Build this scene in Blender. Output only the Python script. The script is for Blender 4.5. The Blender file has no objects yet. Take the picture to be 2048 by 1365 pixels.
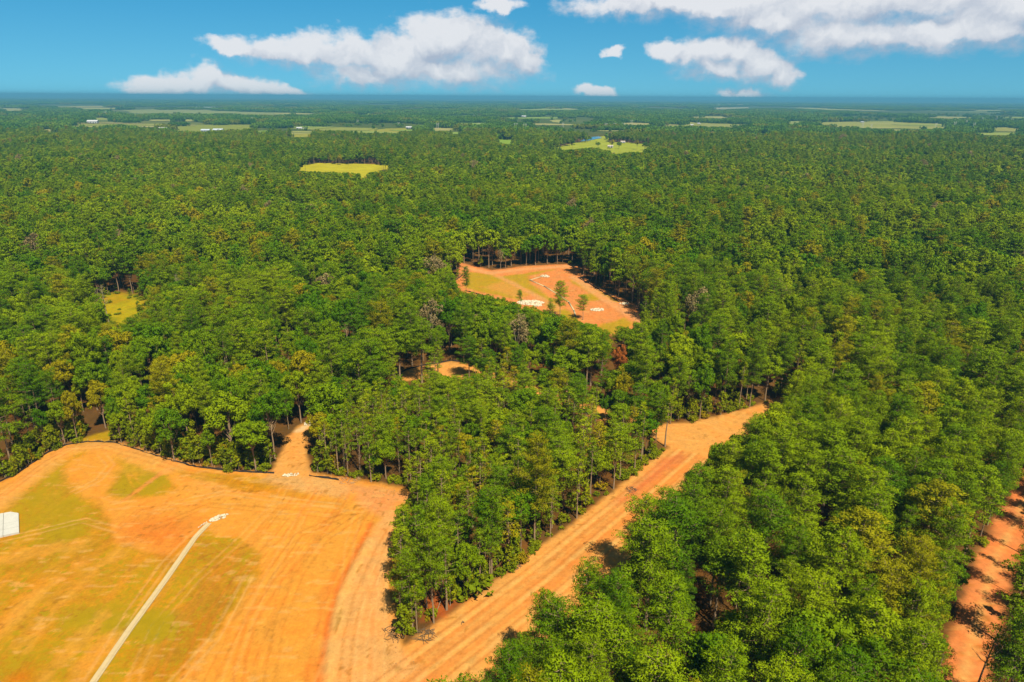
import bpy, math, random
import numpy as np

# ------------------------------------------------------------------ camera, sky, sun, exposure
scene = bpy.context.scene
R = math.radians
CAM_Z = 100.0
cam_data = bpy.data.cameras.new('camera')
cam_data.sensor_width = 36.0
cam_data.lens = 24.0
cam_data.clip_start = 1.0
cam_data.clip_end = 120000.0
cam = bpy.data.objects.new('camera', cam_data)
scene.collection.objects.link(cam)
cam.location = (0, 0, CAM_Z)
cam.rotation_euler = (R(90 - 19.68), R(-0.28), 0)
cam.rotation_mode = 'XYZ'
scene.camera = cam

SUN_EL, SUN_AZ = R(56.0), R(153.0)          # azimuth clockwise from +Y (the view direction): behind the viewer, a little to the right
sun_dir = (math.sin(SUN_AZ) * math.cos(SUN_EL), math.cos(SUN_AZ) * math.cos(SUN_EL), math.sin(SUN_EL))

world = bpy.data.worlds.new('World')
scene.world = world
world.use_nodes = True
wn, wl = world.node_tree.nodes, world.node_tree.links
wn.clear()


class NT:
    """tiny helper to write node maths as python"""
    def __init__(self, nodes, links):
        self.n, self.l = nodes, links

    def put(self, sock, v):
        if v is None:
            return
        if isinstance(v, bpy.types.NodeSocket):
            self.l.new(v, sock)
        else:
            sock.default_value = v

    def m(self, op, a, b=None, c=None, clamp=False):
        nd = self.n.new('ShaderNodeMath'); nd.operation = op; nd.use_clamp = clamp
        for i, v in enumerate((a, b, c)):
            self.put(nd.inputs[i], v)
        return nd.outputs[0]

    def v(self, op, a, b=None, scale=None):
        nd = self.n.new('ShaderNodeVectorMath'); nd.operation = op
        self.put(nd.inputs[0], a); self.put(nd.inputs[1], b)
        if scale is not None:
            self.put(nd.inputs['Scale'], scale)
        return nd.outputs['Value'] if op in ('LENGTH', 'DOT_PRODUCT', 'DISTANCE') else nd.outputs[0]

    def xyz(self, x, y, z):
        nd = self.n.new('ShaderNodeCombineXYZ')
        for i, v in enumerate((x, y, z)):
            self.put(nd.inputs[i], v)
        return nd.outputs[0]

    def sep(self, v):
        nd = self.n.new('ShaderNodeSeparateXYZ'); self.put(nd.inputs[0], v)
        return nd.outputs

    def noise(self, vec, scale, detail=4.0, rough=0.55, col=False, dist=0.0):
        nd = self.n.new('ShaderNodeTexNoise')
        self.put(nd.inputs['Vector'], vec)
        nd.inputs['Scale'].default_value = scale
        nd.inputs['Detail'].default_value = detail
        nd.inputs['Roughness'].default_value = rough
        nd.inputs['Distortion'].default_value = dist
        return nd.outputs['Color'] if col else nd.outputs[0]

    def ramp(self, v, lo, hi, a=0.0, b=1.0, smooth=True):
        nd = self.n.new('ShaderNodeMapRange')
        nd.interpolation_type = 'SMOOTHSTEP' if smooth else 'LINEAR'
        self.put(nd.inputs[0], v)
        for i, x in enumerate((lo, hi, a, b)):
            self.put(nd.inputs[i + 1], x)
        return nd.outputs[0]

    def mix(self, f, a, b, blend='MIX'):
        nd = self.n.new('ShaderNodeMix'); nd.data_type = 'RGBA'; nd.blend_type = blend
        self.put(nd.inputs[0], f)
        for s, v in ((nd.inputs[6], a), (nd.inputs[7], b)):
            if isinstance(v, tuple) and len(v) == 3:
                v = (*v, 1.0)
            self.put(s, v)
        return nd.outputs[2]


W = NT(wn, wl)
sky = wn.new('ShaderNodeTexSky'); sky.sky_type = 'NISHITA'
sky.sun_disc = False
sky.sun_elevation = SUN_EL
sky.sun_rotation = SUN_AZ
sky.air_density = 1.0; sky.dust_density = 0.2; sky.ozone_density = 2.0; sky.altitude = 100
geo = wn.new('ShaderNodeTexCoord').outputs['Generated']
gx, gy, gz = W.sep(geo)
# the air was clear down to the horizon that day: the sky keeps the blue it has some way up
wl.new(W.v('NORMALIZE', W.xyz(gx, gy, W.m('MULTIPLY_ADD', W.m('MAXIMUM', gz, 0.0), 0.88, 0.12))), sky.inputs['Vector'])
blue = W.v('MULTIPLY', sky.outputs[0], (0.30, 0.98, 1.10))
blue = W.v('MULTIPLY', blue, W.mix(W.ramp(gz, 0.0, 0.17, smooth=False), (1.45, 0.99, 0.93), (0.55, 0.90, 0.99)))
az = W.m('ARCTAN2', gx, gy)
el = W.m('ARCSINE', gz)
P = W.xyz(az, el, 0.0)
# billowing edges: the coordinates are warped by two octaves of noise before the cloud lobes are measured
w1 = W.v('SUBTRACT', W.noise(P, 17.0, 2.0, 0.5, col=True), (0.5, 0.5, 0.5))
w2 = W.v('SUBTRACT', W.noise(P, 55.0, 4.0, 0.55, col=True), (0.5, 0.5, 0.5))
Pw = W.v('ADD', W.v('ADD', P, W.v('MULTIPLY', w1, (0.045, 0.030, 0.0))), W.v('MULTIPLY', w2, (0.028, 0.020, 0.0)))
CLOUDS = [(-0.3596, 0.0556, 0.0308, 0.0131), (-0.3144, 0.0573, 0.0440, 0.0185), (-0.2652, 0.0542, 0.0549, 0.0238), (-0.2145, 0.0502, 0.0586, 0.0308), (-0.1592, 0.0461, 0.0623, 0.0354), (-0.1107, 0.0639, 0.0425, 0.0354), (-0.0818, 0.0691, 0.0484, 0.0362), (-0.0417, 0.0627, 0.0484, 0.0385), (-0.0046, 0.0561, 0.0403, 0.0323), (0.0144, 0.0462, 0.0278, 0.0262), (-0.0861, 0.0343, 0.1209, 0.0262), (-0.2064, 0.0269, 0.0513, 0.0185), (-0.4564, 0.0098, 0.0425, 0.0131), (-0.4178, 0.0119, 0.0440, 0.0185), (-0.3910, 0.0169, 0.0366, 0.0192), (-0.3578, 0.0119, 0.0454, 0.0154), (-0.3076, 0.0050, 0.0454, 0.0092), (0.2072, 0.0559, 0.0278, 0.0138), (0.2473, 0.0519, 0.0425, 0.0208), (0.2733, 0.0571, 0.0337, 0.0208), (0.3046, 0.0537, 0.0396, 0.0231), (0.3265, 0.0392, 0.0425, 0.0246), (0.3504, 0.0271, 0.0264, 0.0169), (0.2794, 0.0347, 0.0586, 0.0169), (0.1364, 0.0575, 0.0154, 0.0062), (-0.0180, 0.1130, 0.0293, 0.0077), (0.3091, 0.0034, 0.0410, 0.0085), (0.1155, 0.0072, 0.0249, 0.0100), (0.2415, 0.1132, 0.1758, 0.0200), (0.3408, 0.0924, 0.0952, 0.0231), (0.4173, 0.0779, 0.0916, 0.0308), (0.4620, 0.0710, 0.0440, 0.0215), (0.5306, 0.0751, 0.0916, 0.0262), (0.5809, 0.0740, 0.0586, 0.0231), (0.6039, 0.0938, 0.1245, 0.0292), (0.4290, 0.1080, 0.2418, 0.0262)]


def lobes(p):
    out = None
    for (a, e, ra, re) in CLOUDS:
        d = W.v('LENGTH', W.v('MULTIPLY', W.v('SUBTRACT', p, (a, e, 0)), (1 / ra, 1 / re, 0)))
        out = d if out is None else W.m('SMOOTH_MIN', out, d, 0.35)
    # the same kind of cumulus goes on round the rest of the sky
    q = W.sep(p)
    gn = W.noise(W.xyz(W.m('MULTIPLY', q[0], 0.8), W.m('MULTIPLY', q[1], 2.0), 3.7), 3.2, 4.0, 0.5)
    gen = W.m('MULTIPLY_ADD', W.m('SUBTRACT', gn, 0.52), 6.0, W.m('MULTIPLY_ADD', side, 4.0, -4.0))
    return W.m('MAXIMUM', W.m('SUBTRACT', 1.28, out), gen)


side = W.m('MAXIMUM', W.ramp(W.m('ABSOLUTE', az), 0.70, 0.85), W.ramp(el, 0.165, 0.24))
fld = lobes(Pw)
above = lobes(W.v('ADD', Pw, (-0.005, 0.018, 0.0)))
wisp = W.m('MULTIPLY', W.m('SUBTRACT', W.noise(W.v('MULTIPLY', P, (1.0, 1.7, 1.0)), 40.0, 4.0, 0.58), 0.52), 1.1)
alpha = W.ramp(W.m('ADD', fld, wisp), 0.0, W.ramp(W.m('SUBTRACT', fld, above), -0.35, 0.25, 1.1, 0.62))
# cloud shading painted into the colour: brighter upper sides, greyer undersides
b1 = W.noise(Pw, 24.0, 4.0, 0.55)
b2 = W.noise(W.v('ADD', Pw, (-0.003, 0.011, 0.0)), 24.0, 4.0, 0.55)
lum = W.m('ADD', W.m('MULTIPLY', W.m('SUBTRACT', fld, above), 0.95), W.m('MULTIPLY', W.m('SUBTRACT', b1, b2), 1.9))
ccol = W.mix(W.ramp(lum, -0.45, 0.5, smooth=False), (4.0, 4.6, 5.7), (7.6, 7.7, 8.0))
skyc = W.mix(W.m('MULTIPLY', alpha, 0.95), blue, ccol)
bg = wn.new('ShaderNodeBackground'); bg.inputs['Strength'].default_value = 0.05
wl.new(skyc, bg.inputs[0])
wo = wn.new('ShaderNodeOutputWorld'); wl.new(bg.outputs[0], wo.inputs[0])
world.cycles.sampling_method = 'NONE'

sun_data = bpy.data.lights.new('sun', 'SUN')
sun_data.energy = 4.8
sun_data.angle = R(0.5)
sun_data.color = (1.0, 0.92, 0.76)
sun = bpy.data.objects.new('sun', sun_data)
scene.collection.objects.link(sun)
from mathutils import Vector
sun.rotation_euler = Vector(sun_dir).to_track_quat('Z', 'Y').to_euler()
sun.location = (60, -60, 160)

scene.view_settings.view_transform = 'Standard'
scene.view_settings.look = 'None'
scene.view_settings.exposure = 1.1
scene.view_settings.gamma = 1.0
scene.view_settings.use_curve_mapping = False
scene.cycles.max_bounces = 5
scene.cycles.diffuse_bounces = 1
scene.cycles.glossy_bounces = 2
scene.cycles.transmission_bounces = 2
scene.cycles.volume_bounces = 0
scene.cycles.use_denoising = True
scene.cycles.use_adaptive_sampling = True
scene.cycles.adaptive_threshold = 0.015

rng = np.random.default_rng(7)
random.seed(7)
COL = scene.collection


# ------------------------------------------------------------------ helpers
def lin(c):
    c = c / 255.0
    return c / 12.92 if c <= 0.04045 else ((c + 0.055) / 1.055) ** 2.4


def S(r, g, b, k=0.40):
    return (lin(r) * k, lin(g) * k, lin(b) * k)


_perm = np.random.default_rng(99).random((512, 512))


def vnoise(x, y):
    xi = np.floor(x).astype(int); yi = np.floor(y).astype(int)
    fx = x - xi; fy = y - yi
    fx = fx * fx * (3 - 2 * fx); fy = fy * fy * (3 - 2 * fy)
    a = _perm[yi & 511, xi & 511]; b = _perm[yi & 511, (xi + 1) & 511]
    c = _perm[(yi + 1) & 511, xi & 511]; d = _perm[(yi + 1) & 511, (xi + 1) & 511]
    return (a * (1 - fx) + b * fx) * (1 - fy) + (c * (1 - fx) + d * fx) * fy


def fbm(x, y, s, o=4):
    x = np.asarray(x, float) / s; y = np.asarray(y, float) / s
    t = 0; w = 0.5; tot = 0
    for i in range(o):
        t = t + w * vnoise(x + 17.3 * i, y + 41.7 * i); tot += w
        x = x * 2.03; y = y * 2.03; w *= 0.5
    return t / tot


def sdf(poly, x, y):
    """signed distance to a polygon, positive inside"""
    p = np.asarray(poly, float)
    q = np.roll(p, -1, axis=0)
    d2 = np.full(x.shape, 1e18); ins = np.zeros(x.shape, bool)
    for (ax, ay), (bx, by) in zip(p, q):
        ex, ey = bx - ax, by - ay
        wx, wy = x - ax, y - ay
        t = np.clip((wx * ex + wy * ey) / (ex * ex + ey * ey + 1e-9), 0, 1)
        dx, dy = wx - ex * t, wy - ey * t
        d2 = np.minimum(d2, dx * dx + dy * dy)
        if ay != by:
            cr = ((ay > y) != (by > y)) & (x < (bx - ax) * (y - ay) / (by - ay) + ax)
            ins ^= cr
    d = np.sqrt(d2)
    return np.where(ins, d, -d)


def ldist(line, x, y):
    d2 = np.full(x.shape, 1e18)
    for (ax, ay), (bx, by) in zip(line[:-1], line[1:]):
        ex, ey = bx - ax, by - ay
        wx, wy = x - ax, y - ay
        t = np.clip((wx * ex + wy * ey) / (ex * ex + ey * ey + 1e-9), 0, 1)
        d2 = np.minimum(d2, (wx - ex * t) ** 2 + (wy - ey * t) ** 2)
    return np.sqrt(d2)


def sstep(a, b, v):
    t = np.clip((v - a) / (b - a), 0, 1)
    return t * t * (3 - 2 * t)


def mesh_np(name, verts, faces, mats=None, mat_idx=None, smooth=False):
    """faces: an (n,3) or (n,4) int array"""
    me = bpy.data.meshes.new(name)
    verts = np.asarray(verts, np.float32); faces = np.asarray(faces, np.int32)
    k = faces.shape[1]
    me.vertices.add(len(verts)); me.vertices.foreach_set('co', verts.ravel())
    me.loops.add(faces.size); me.loops.foreach_set('vertex_index', faces.ravel())
    me.polygons.add(len(faces))
    me.polygons.foreach_set('loop_start', np.arange(0, faces.size, k, dtype=np.int32))
    for m in (mats or []):
        me.materials.append(m)
    if mat_idx is not None:
        me.polygons.foreach_set('material_index', np.asarray(mat_idx, np.int32))
    if smooth:
        me.polygons.foreach_set('use_smooth', np.ones(len(faces), bool))
    me.update(calc_edges=True)
    return me


def obj(name, data, parent=None, loc=None, link=True):
    o = bpy.data.objects.new(name, data)
    if link:
        COL.objects.link(o)
    if parent:
        o.parent = parent
    if loc is not None:
        o.location = loc
    return o


def tag(o, label=None, cat=None, group=None, kind=None):
    if label: o['label'] = label
    if cat: o['category'] = cat
    if group: o['group'] = group
    if kind: o['kind'] = kind
    return o


class MB:
    """collects quads / tubes / boxes of one part"""
    def __init__(self):
        self.v, self.f = [], []

    def box(self, c, s, rz=0.0, tilt=0.0):
        b = len(self.v); cz, sz = math.cos(rz), math.sin(rz)
        for dz in (-.5, .5):
            for dx, dy in ((-.5, -.5), (.5, -.5), (.5, .5), (-.5, .5)):
                X, Y = dx * s[0], dy * s[1]
                self.v.append((c[0] + X * cz - Y * sz, c[1] + X * sz + Y * cz, c[2] + dz * s[2] + tilt * dx * s[0]))
        for q in ((0, 3, 2, 1), (4, 5, 6, 7), (0, 1, 5, 4), (1, 2, 6, 5), (2, 3, 7, 6), (3, 0, 4, 7)):
            self.f.append(tuple(b + i for i in q))
        return self

    def tube(self, pts, rad, n=6):
        b = len(self.v)
        pts = [Vector(p) for p in pts]
        for i, p in enumerate(pts):
            d = (pts[min(i + 1, len(pts) - 1)] - pts[max(i - 1, 0)]).normalized()
            a = d.cross(Vector((0.3, 0.9, 0.1))).normalized()
            c = d.cross(a)
            for k in range(n):
                t = 2 * math.pi * k / n
                self.v.append(tuple(p + (a * math.cos(t) + c * math.sin(t)) * rad[i]))
        for i in range(len(pts) - 1):
            for k in range(n):
                self.f.append((b + i * n + k, b + i * n + (k + 1) % n, b + (i + 1) * n + (k + 1) % n, b + (i + 1) * n + k))
        return self

    def quad(self, *p):
        b = len(self.v); self.v += [tuple(q) for q in p]; self.f.append((b, b + 1, b + 2, b + 3)); return self

    def mesh(self, name, mat, smooth=False):
        return mesh_np(name, self.v, self.f, [mat], None, smooth)


# ------------------------------------------------------------------ materials
def mat_new(name):
    m = bpy.data.materials.new(name); m.use_nodes = True
    nt = NT(m.node_tree.nodes, m.node_tree.links)
    bsdf = m.node_tree.nodes['Principled BSDF']
    bsdf.inputs['Specular IOR Level'].default_value = 0.2
    return m, nt, bsdf


def mat_plain(name, c, rough=0.8, var=0.25, scale=2.0, spec=0.2, bump=0.0):
    m, N, b = mat_new(name)
    pos = N.n.new('ShaderNodeNewGeometry').outputs['Position']
    f = N.noise(pos, scale, 5.0, 0.6)
    col = N.mix(f, tuple(x * (1 - var) for x in c), tuple(min(1, x * (1 + var)) for x in c))
    N.put(b.inputs['Base Color'], col)
    b.inputs['Roughness'].default_value = rough
    b.inputs['Specular IOR Level'].default_value = spec
    if bump:
        bp = N.n.new('ShaderNodeBump'); bp.inputs['Strength'].default_value = bump; bp.inputs['Distance'].default_value = 0.05
        N.put(bp.inputs['Height'], f); N.put(b.inputs['Normal'], bp.outputs[0])
    return m


def mat_leaf(name, dark, light, odd, transl=0.25):
    """foliage: colour drifts from stand to stand, from tree to tree and from clump to clump"""
    m, N, b = mat_new(name)
    pos = N.n.new('ShaderNodeNewGeometry').outputs['Position']
    rnd = N.n.new('ShaderNodeObjectInfo').outputs['Random']
    stand = N.m('MULTIPLY_ADD', N.noise(pos, 0.0045, 2.0, 0.6), 0.6, N.m('MULTIPLY', N.noise(pos, 0.016, 3.0, 0.6), 0.4))
    clump = N.noise(pos, 0.55, 3.0, 0.6)
    f = N.m('ADD', N.m('ADD', N.m('MULTIPLY', rnd, 0.75), N.m('MULTIPLY', N.m('SUBTRACT', stand, 0.56), 1.7)), N.m('MULTIPLY', N.m('SUBTRACT', clump, 0.35), 0.6), clamp=True)
    col = N.mix(f, dark, light)
    rare = N.m('GREATER_THAN', N.m('FRACT', N.m('MULTIPLY', rnd, 37.7)), 0.91)
    col = N.mix(N.m('MULTIPLY', rare, 0.55), col, odd)
    N.put(b.inputs['Base Color'], col)
    b.inputs['Roughness'].default_value = 0.65
    b.inputs['Specular IOR Level'].default_value = 0.03
    tr = N.n.new('ShaderNodeBsdfTranslucent')
    N.put(tr.inputs['Color'], N.mix(0.5, col, (0.20, 0.235, 0.002)))
    mx = N.n.new('ShaderNodeMixShader'); mx.inputs[0].default_value = transl
    N.l.new(b.outputs[0], mx.inputs[1]); N.l.new(tr.outputs[0], mx.inputs[2])
    out = m.node_tree.nodes['Material Output']
    N.l.new(mx.outputs[0], out.inputs['Surface'])
    return m


M = {}
M['pine'] = mat_leaf('pine_needles', (0.057, 0.122, 0.0008), (0.206, 0.254, 0.0012), (0.24, 0.17, 0.003), 0.16)
M['slim'] = mat_leaf('young_pine_needles', (0.088, 0.142, 0.0010), (0.238, 0.262, 0.0016), (0.28, 0.17, 0.003), 0.18)
M['oak'] = mat_leaf('oak_leaves', (0.052, 0.122, 0.0008), (0.220, 0.258, 0.0014), (0.30, 0.19, 0.003), 0.18)
M['young'] = mat_leaf('young_leaves', (0.115, 0.155, 0.002), (0.24, 0.23, 0.003), (0.31, 0.16, 0.004), 0.3)
M['rust'] = mat_leaf('rust_leaves', (0.26, 0.060, 0.012), (0.36, 0.11, 0.02), (0.3, 0.08, 0.015), 0.3)
M['tan'] = mat_leaf('tan_twigs', (0.16, 0.115, 0.045), (0.24, 0.18, 0.07), (0.2, 0.15, 0.06), 0.1)
M['far'] = mat_leaf('distant_foliage', (0.036, 0.095, 0.003), (0.100, 0.165, 0.004), (0.16, 0.14, 0.005), 0.1)
M['bark'] = mat_plain('pine_bark', (0.20, 0.135, 0.075), 0.9, 0.45, 3.0)
M['palebark'] = mat_plain('pale_bark', (0.24, 0.185, 0.115), 0.9, 0.3, 2.0)
M['concrete'] = mat_plain('concrete', (0.34, 0.255, 0.125), 0.85, 0.14, 1.2, bump=0.2)
M['white_concrete'] = mat_plain('fresh_concrete', (0.35, 0.335, 0.285), 0.85, 0.16, 0.6, bump=0.2)
M['stone'] = mat_plain('limestone', (0.42, 0.36, 0.24), 0.9, 0.3, 1.5)
M['fabric'] = mat_plain('black_fabric', (0.020, 0.017, 0.014), 0.9, 0.5, 1.5)
M['wood'] = mat_plain('stake_wood', (0.30, 0.19, 0.10), 0.9, 0.3, 3.0)
M['brush'] = mat_plain('brush_wood', (0.10, 0.065, 0.035), 0.95, 0.5, 2.0)
M['white_wall'] = mat_plain('white_siding', (0.36, 0.36, 0.35), 0.7, 0.06, 0.3)
M['metal_roof'] = mat_plain('pale_metal_roof', (0.32, 0.36, 0.39), 0.5, 0.08, 0.2)
M['tan_roof'] = mat_plain('tan_shingle', (0.32, 0.27, 0.22), 0.9, 0.2, 0.5)
M['window'] = mat_plain('dark_window', (0.03, 0.04, 0.05), 0.2, 0.1, 1.0, 0.5)
M['pole'] = mat_plain('weathered_pole', (0.45, 0.43, 0.38), 0.9, 0.15, 1.0)

# soil: vertex colours hold the earth's own tints, noise adds grain, clods and grader streaks
soil, N, b = mat_new('soil')
pos = N.n.new('ShaderNodeNewGeometry').outputs['Position']
at = N.n.new('ShaderNodeVertexColor'); at.layer_name = 'soil'
gr = N.n.new('ShaderNodeAttribute'); gr.attribute_name = 'grass'
ang = N.n.new('ShaderNodeAttribute'); ang.attribute_name = 'streak'
fine = N.noise(pos, 1.6, 6.0, 0.7)
mid = N.noise(pos, 0.16, 5.0, 0.6)
px, py, pz = N.sep(pos)
# streaks follow the direction the grader went: coordinate across the pass is kept in the attribute
st = N.noise(N.xyz(ang.outputs['Fac'], N.m('MULTIPLY', N.m('ADD', px, py), 0.03), 0.0), 0.55, 6.0, 0.75)
k1 = N.m('MULTIPLY', N.ramp(fine, 0.3, 0.7, 0.88, 1.10, smooth=False), N.ramp(N.noise(pos, 0.55, 5.0, 0.72), 0.35, 0.65, 0.86, 1.10, smooth=False))
k2 = N.ramp(mid, 0.3, 0.7, 0.88, 1.10, smooth=False)
k3 = N.m('MULTIPLY_ADD', N.m('SUBTRACT', st, 0.5), N.ramp(N.noise(pos, 0.045, 3.0, 0.6), 0.42, 0.62, 0.08, 0.85), 1.0)
kk = N.m('MULTIPLY', N.m('MULTIPLY', k1, k2), k3)
c0 = N.v('SCALE', at.outputs['Color'], scale=kk)
tint = N.mix(N.ramp(mid, 0.42, 0.66), c0, N.v('MULTIPLY', c0, (1.0, 0.86, 0.75)))
tuft = N.ramp(N.m('ADD', N.noise(pos, 0.75, 6.0, 0.75), N.m('MULTIPLY', N.m('SUBTRACT', gr.outputs['Fac'], 0.5), 0.9)), 0.50, 0.62)
gcol = N.mix(N.noise(pos, 0.35, 4.0, 0.7), (0.15, 0.105, 0.0015), (0.28, 0.168, 0.003))
final = N.mix(N.m('MULTIPLY', tuft, N.m('MINIMUM', N.m('MULTIPLY', gr.outputs['Fac'], 1.6), 0.85)), tint, gcol)
N.put(b.inputs['Base Color'], final)
b.inputs['Roughness'].default_value = 0.95
b.inputs['Specular IOR Level'].default_value = 0.05
bp = N.n.new('ShaderNodeBump'); bp.inputs['Strength'].default_value = 0.5; bp.inputs['Distance'].default_value = 0.12
N.put(bp.inputs['Height'], N.m('ADD', fine, N.m('MULTIPLY', st, 0.7))); N.put(b.inputs['Normal'], bp.outputs[0])
M['soil'] = soil

# ------------------------------------------------------------------ the lie of the land (metres; x right, y away from the viewer)
FENCE = [(-140, 162.7), (-137.9, 166.7), (-137.6, 173.6), (-137, 179.5), (-134.2, 184.5), (-129, 186.1), (-121.1, 185.6), (-109, 179.8), (-99.3, 175.1), (-88.9, 171.2), (-78.1, 169.1), (-66.5, 168.2)]
PLOT_W = [(-56.6, 168), (-44.8, 165.4), (-24.8, 158.7), (-25.8, 141.9), (-26.5, 128.6), (-26.6, 125.1), (-23.7, 112.7), (-20.7, 103.3)]
PLOT_R = [(-12.4, 112.5), (2.1, 128.3), (20.2, 150.2), (34.7, 167.5), (48.9, 185.1)]
LOT = FENCE + PLOT_W + [(-20, 60), (-200, 60), (-200, 120), (-146, 140), (-142, 155)]
ROAD = PLOT_W[-1:] + PLOT_R + [(42, 194.5), (48, 199), (60, 201), (74, 208), (90, 217), (112, 228), (140, 240), (172, 250), (172, 242), (140, 230), (115, 219), (95, 210), (80, 198), (65, 181), (58, 168), (46, 150), (31, 128), (14, 108), (1, 92), (-16, 60), (-20, 60)]
BRANCH = [(48.9, 185.1), (46.3, 191.9), (31.5, 202.3), (18.2, 211.3), (6.4, 219.8), (-12, 237.2), (-27.1, 238), (-40.8, 234.9), (-43.3, 244.8), (-34.2, 249.6), (-23.8, 254.6), (-11.5, 248.3), (6.7, 230.8), (18.9, 220.8), (34.2, 209.9), (49.2, 196.7), (55.8, 194), (59.2, 192)]
WTRACK = [(-66.9, 167.3), (-68, 178.1), (-68.7, 188.1), (-68.3, 196.2), (-65.5, 200.9), (-63.2, 203.5), (-60.3, 199.8), (-62, 194.2), (-62.5, 186.8), (-60.8, 179.4), (-55.6, 167.4)]
RTRACK = [(152, 176), (138, 162), (124, 147.5), (110, 133.5), (100, 122), (90, 110), (79, 97), (64, 72), (69, 69), (84.5, 93.5), (95.5, 107), (105.5, 119), (115.5, 130.5), (129.5, 144.5), (143.5, 159.5), (156, 174)]
FARLOT = [(-35.3, 430.4), (-28.4, 422.3), (-12.1, 405.5), (4.8, 416.2), (41.5, 426.5), (42.5, 388.4), (50.1, 366.4), (58.8, 342), (66.7, 314.7), (67.7, 295.9), (44.8, 287.2), (28.4, 291.7), (10.9, 309.8), (-6.2, 332.7), (-24.8, 345.2), (-41.4, 352.6), (-33.9, 375.6), (-29.3, 390.5)]
GLADE = [(-208.6, 318.3), (-217.6, 344.6), (-212, 353.5), (-199.3, 349.7), (-183.1, 333.3), (-171.2, 306.9), (-172.9, 292.2), (-184.9, 295.6), (-196, 302.8)]
NOOK = [(-129.6, 183.3), (-131.7, 188.1), (-128.2, 191.4), (-125.9, 194.9), (-123.4, 191.5), (-122.3, 186.2), (-125.5, 185.2)]

# open ground that the photograph shows between the crowns
V_NEAR = [(-141.8, 157.7), (-139.1, 161.4), (-137.2, 165.6), (-136.9, 172.5), (-133.4, 183.2), (-128.3, 184.9), (-120.4, 184.3), (-108.4, 178.6), (-88.4, 170.1), (-66.4, 167.1), (-67.1, 177.2), (-68.1, 188.1), (-67.8, 195.5), (-64.8, 198.3), (-63.4, 195.5), (-63.5, 188.1), (-61.5, 180.3), (-55.8, 167.2), (-44.5, 164.4), (-26, 158.2), (-28.9, 154.4), (-29.9, 141.8), (-30.2, 134), (-27.2, 125.1), (-24.8, 117.1), (-22.8, 108.6), (-20.6, 103.2), (-12.4, 112.2), (2.1, 127.7), (20.2, 149.5), (34.5, 166.7), (47.6, 183.2), (43.2, 190.5), (46.7, 195.3), (51.6, 196.8), (58.2, 194.1), (62.9, 194.1), (67.6, 199.4), (79.8, 208.1), (81.4, 204.7), (73.1, 195.2), (63.7, 191.1), (58.8, 182.4), (52.3, 171.8), (48.8, 167.9), (42.4, 164.1), (34.5, 158.5), (31.5, 154.7), (26.3, 152.7), (18, 143.1), (17.9, 137.2), (14.4, 127.1), (11.2, 129.7), (7.8, 129.2), (5.1, 125.4), (3.9, 117.3), (3.1, 109.4), (-2, 104.7), (-7.6, 100.3), (-13, 98), (-15, 95.7), (-15.6, 89.8), (-91.5, 89.3)]
V_FAR = [(-29, 416.9), (-11.9, 400.5), (4.7, 408.4), (39.2, 418.3), (37.6, 391.8), (43.2, 367.3), (55.6, 338.2), (63, 310.7), (53.5, 300), (46.2, 297.7), (39.9, 302.7), (30.4, 314.1), (18.8, 324.5), (4.1, 341), (-17.4, 355), (-30.3, 364.9), (-31.3, 389.3)]
V_TRACK = [(137.7, 158.5), (131.8, 154.6), (120.4, 143.5), (112, 137), (103.1, 126.1), (96.6, 118), (91.9, 112.9), (86, 105.3), (79.6, 96.2), (81.2, 96.2), (87.1, 104), (92.2, 110), (96.7, 115.7), (105.4, 126.1), (113.4, 134.7), (122, 143.1), (133.8, 153.7)]
V_BITS = [[(-41.4, 238.8), (-39.4, 247.4), (-34.3, 244.4), (-32.8, 237.9), (-39, 234.9)], [(-28, 242.4), (-24.6, 252.9), (-16.5, 249.8), (-12.7, 244.7), (-19.6, 239.1)], [(6.9, 224.5), (10.1, 222.8), (9.3, 219.8), (6.5, 221.5)],
          [(30.7, 207.5), (33.4, 205.3), (32.9, 199.4), (30.2, 200.8)], [(93.4, 223.8), (97.1, 221.7), (92.2, 213.3), (88.8, 213.3)], [(133.5, 235.2), (137.6, 233.4), (133, 229.6)], [(143.9, 238.2), (147.2, 236.3), (141.8, 230.6)],
          [(-127.5, 186.2), (-125.9, 190.1), (-124.3, 190.1), (-124.5, 184.9)], [(74.2, 354.6), (78.7, 352.8), (75.2, 343.2)], [(86.7, 104), (88.3, 102.8), (84.2, 98.5), (82.3, 99.1)]]
V_RUST = [(42.3, 269.3), (48, 269.4), (44.8, 249), (39.5, 249)]
V_GLADE = [(-207.6, 329.3), (-211.4, 347.6), (-200.9, 347.8), (-185.5, 331.4), (-177.2, 313.1), (-179.7, 300.8), (-190.3, 305.1)]
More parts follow.
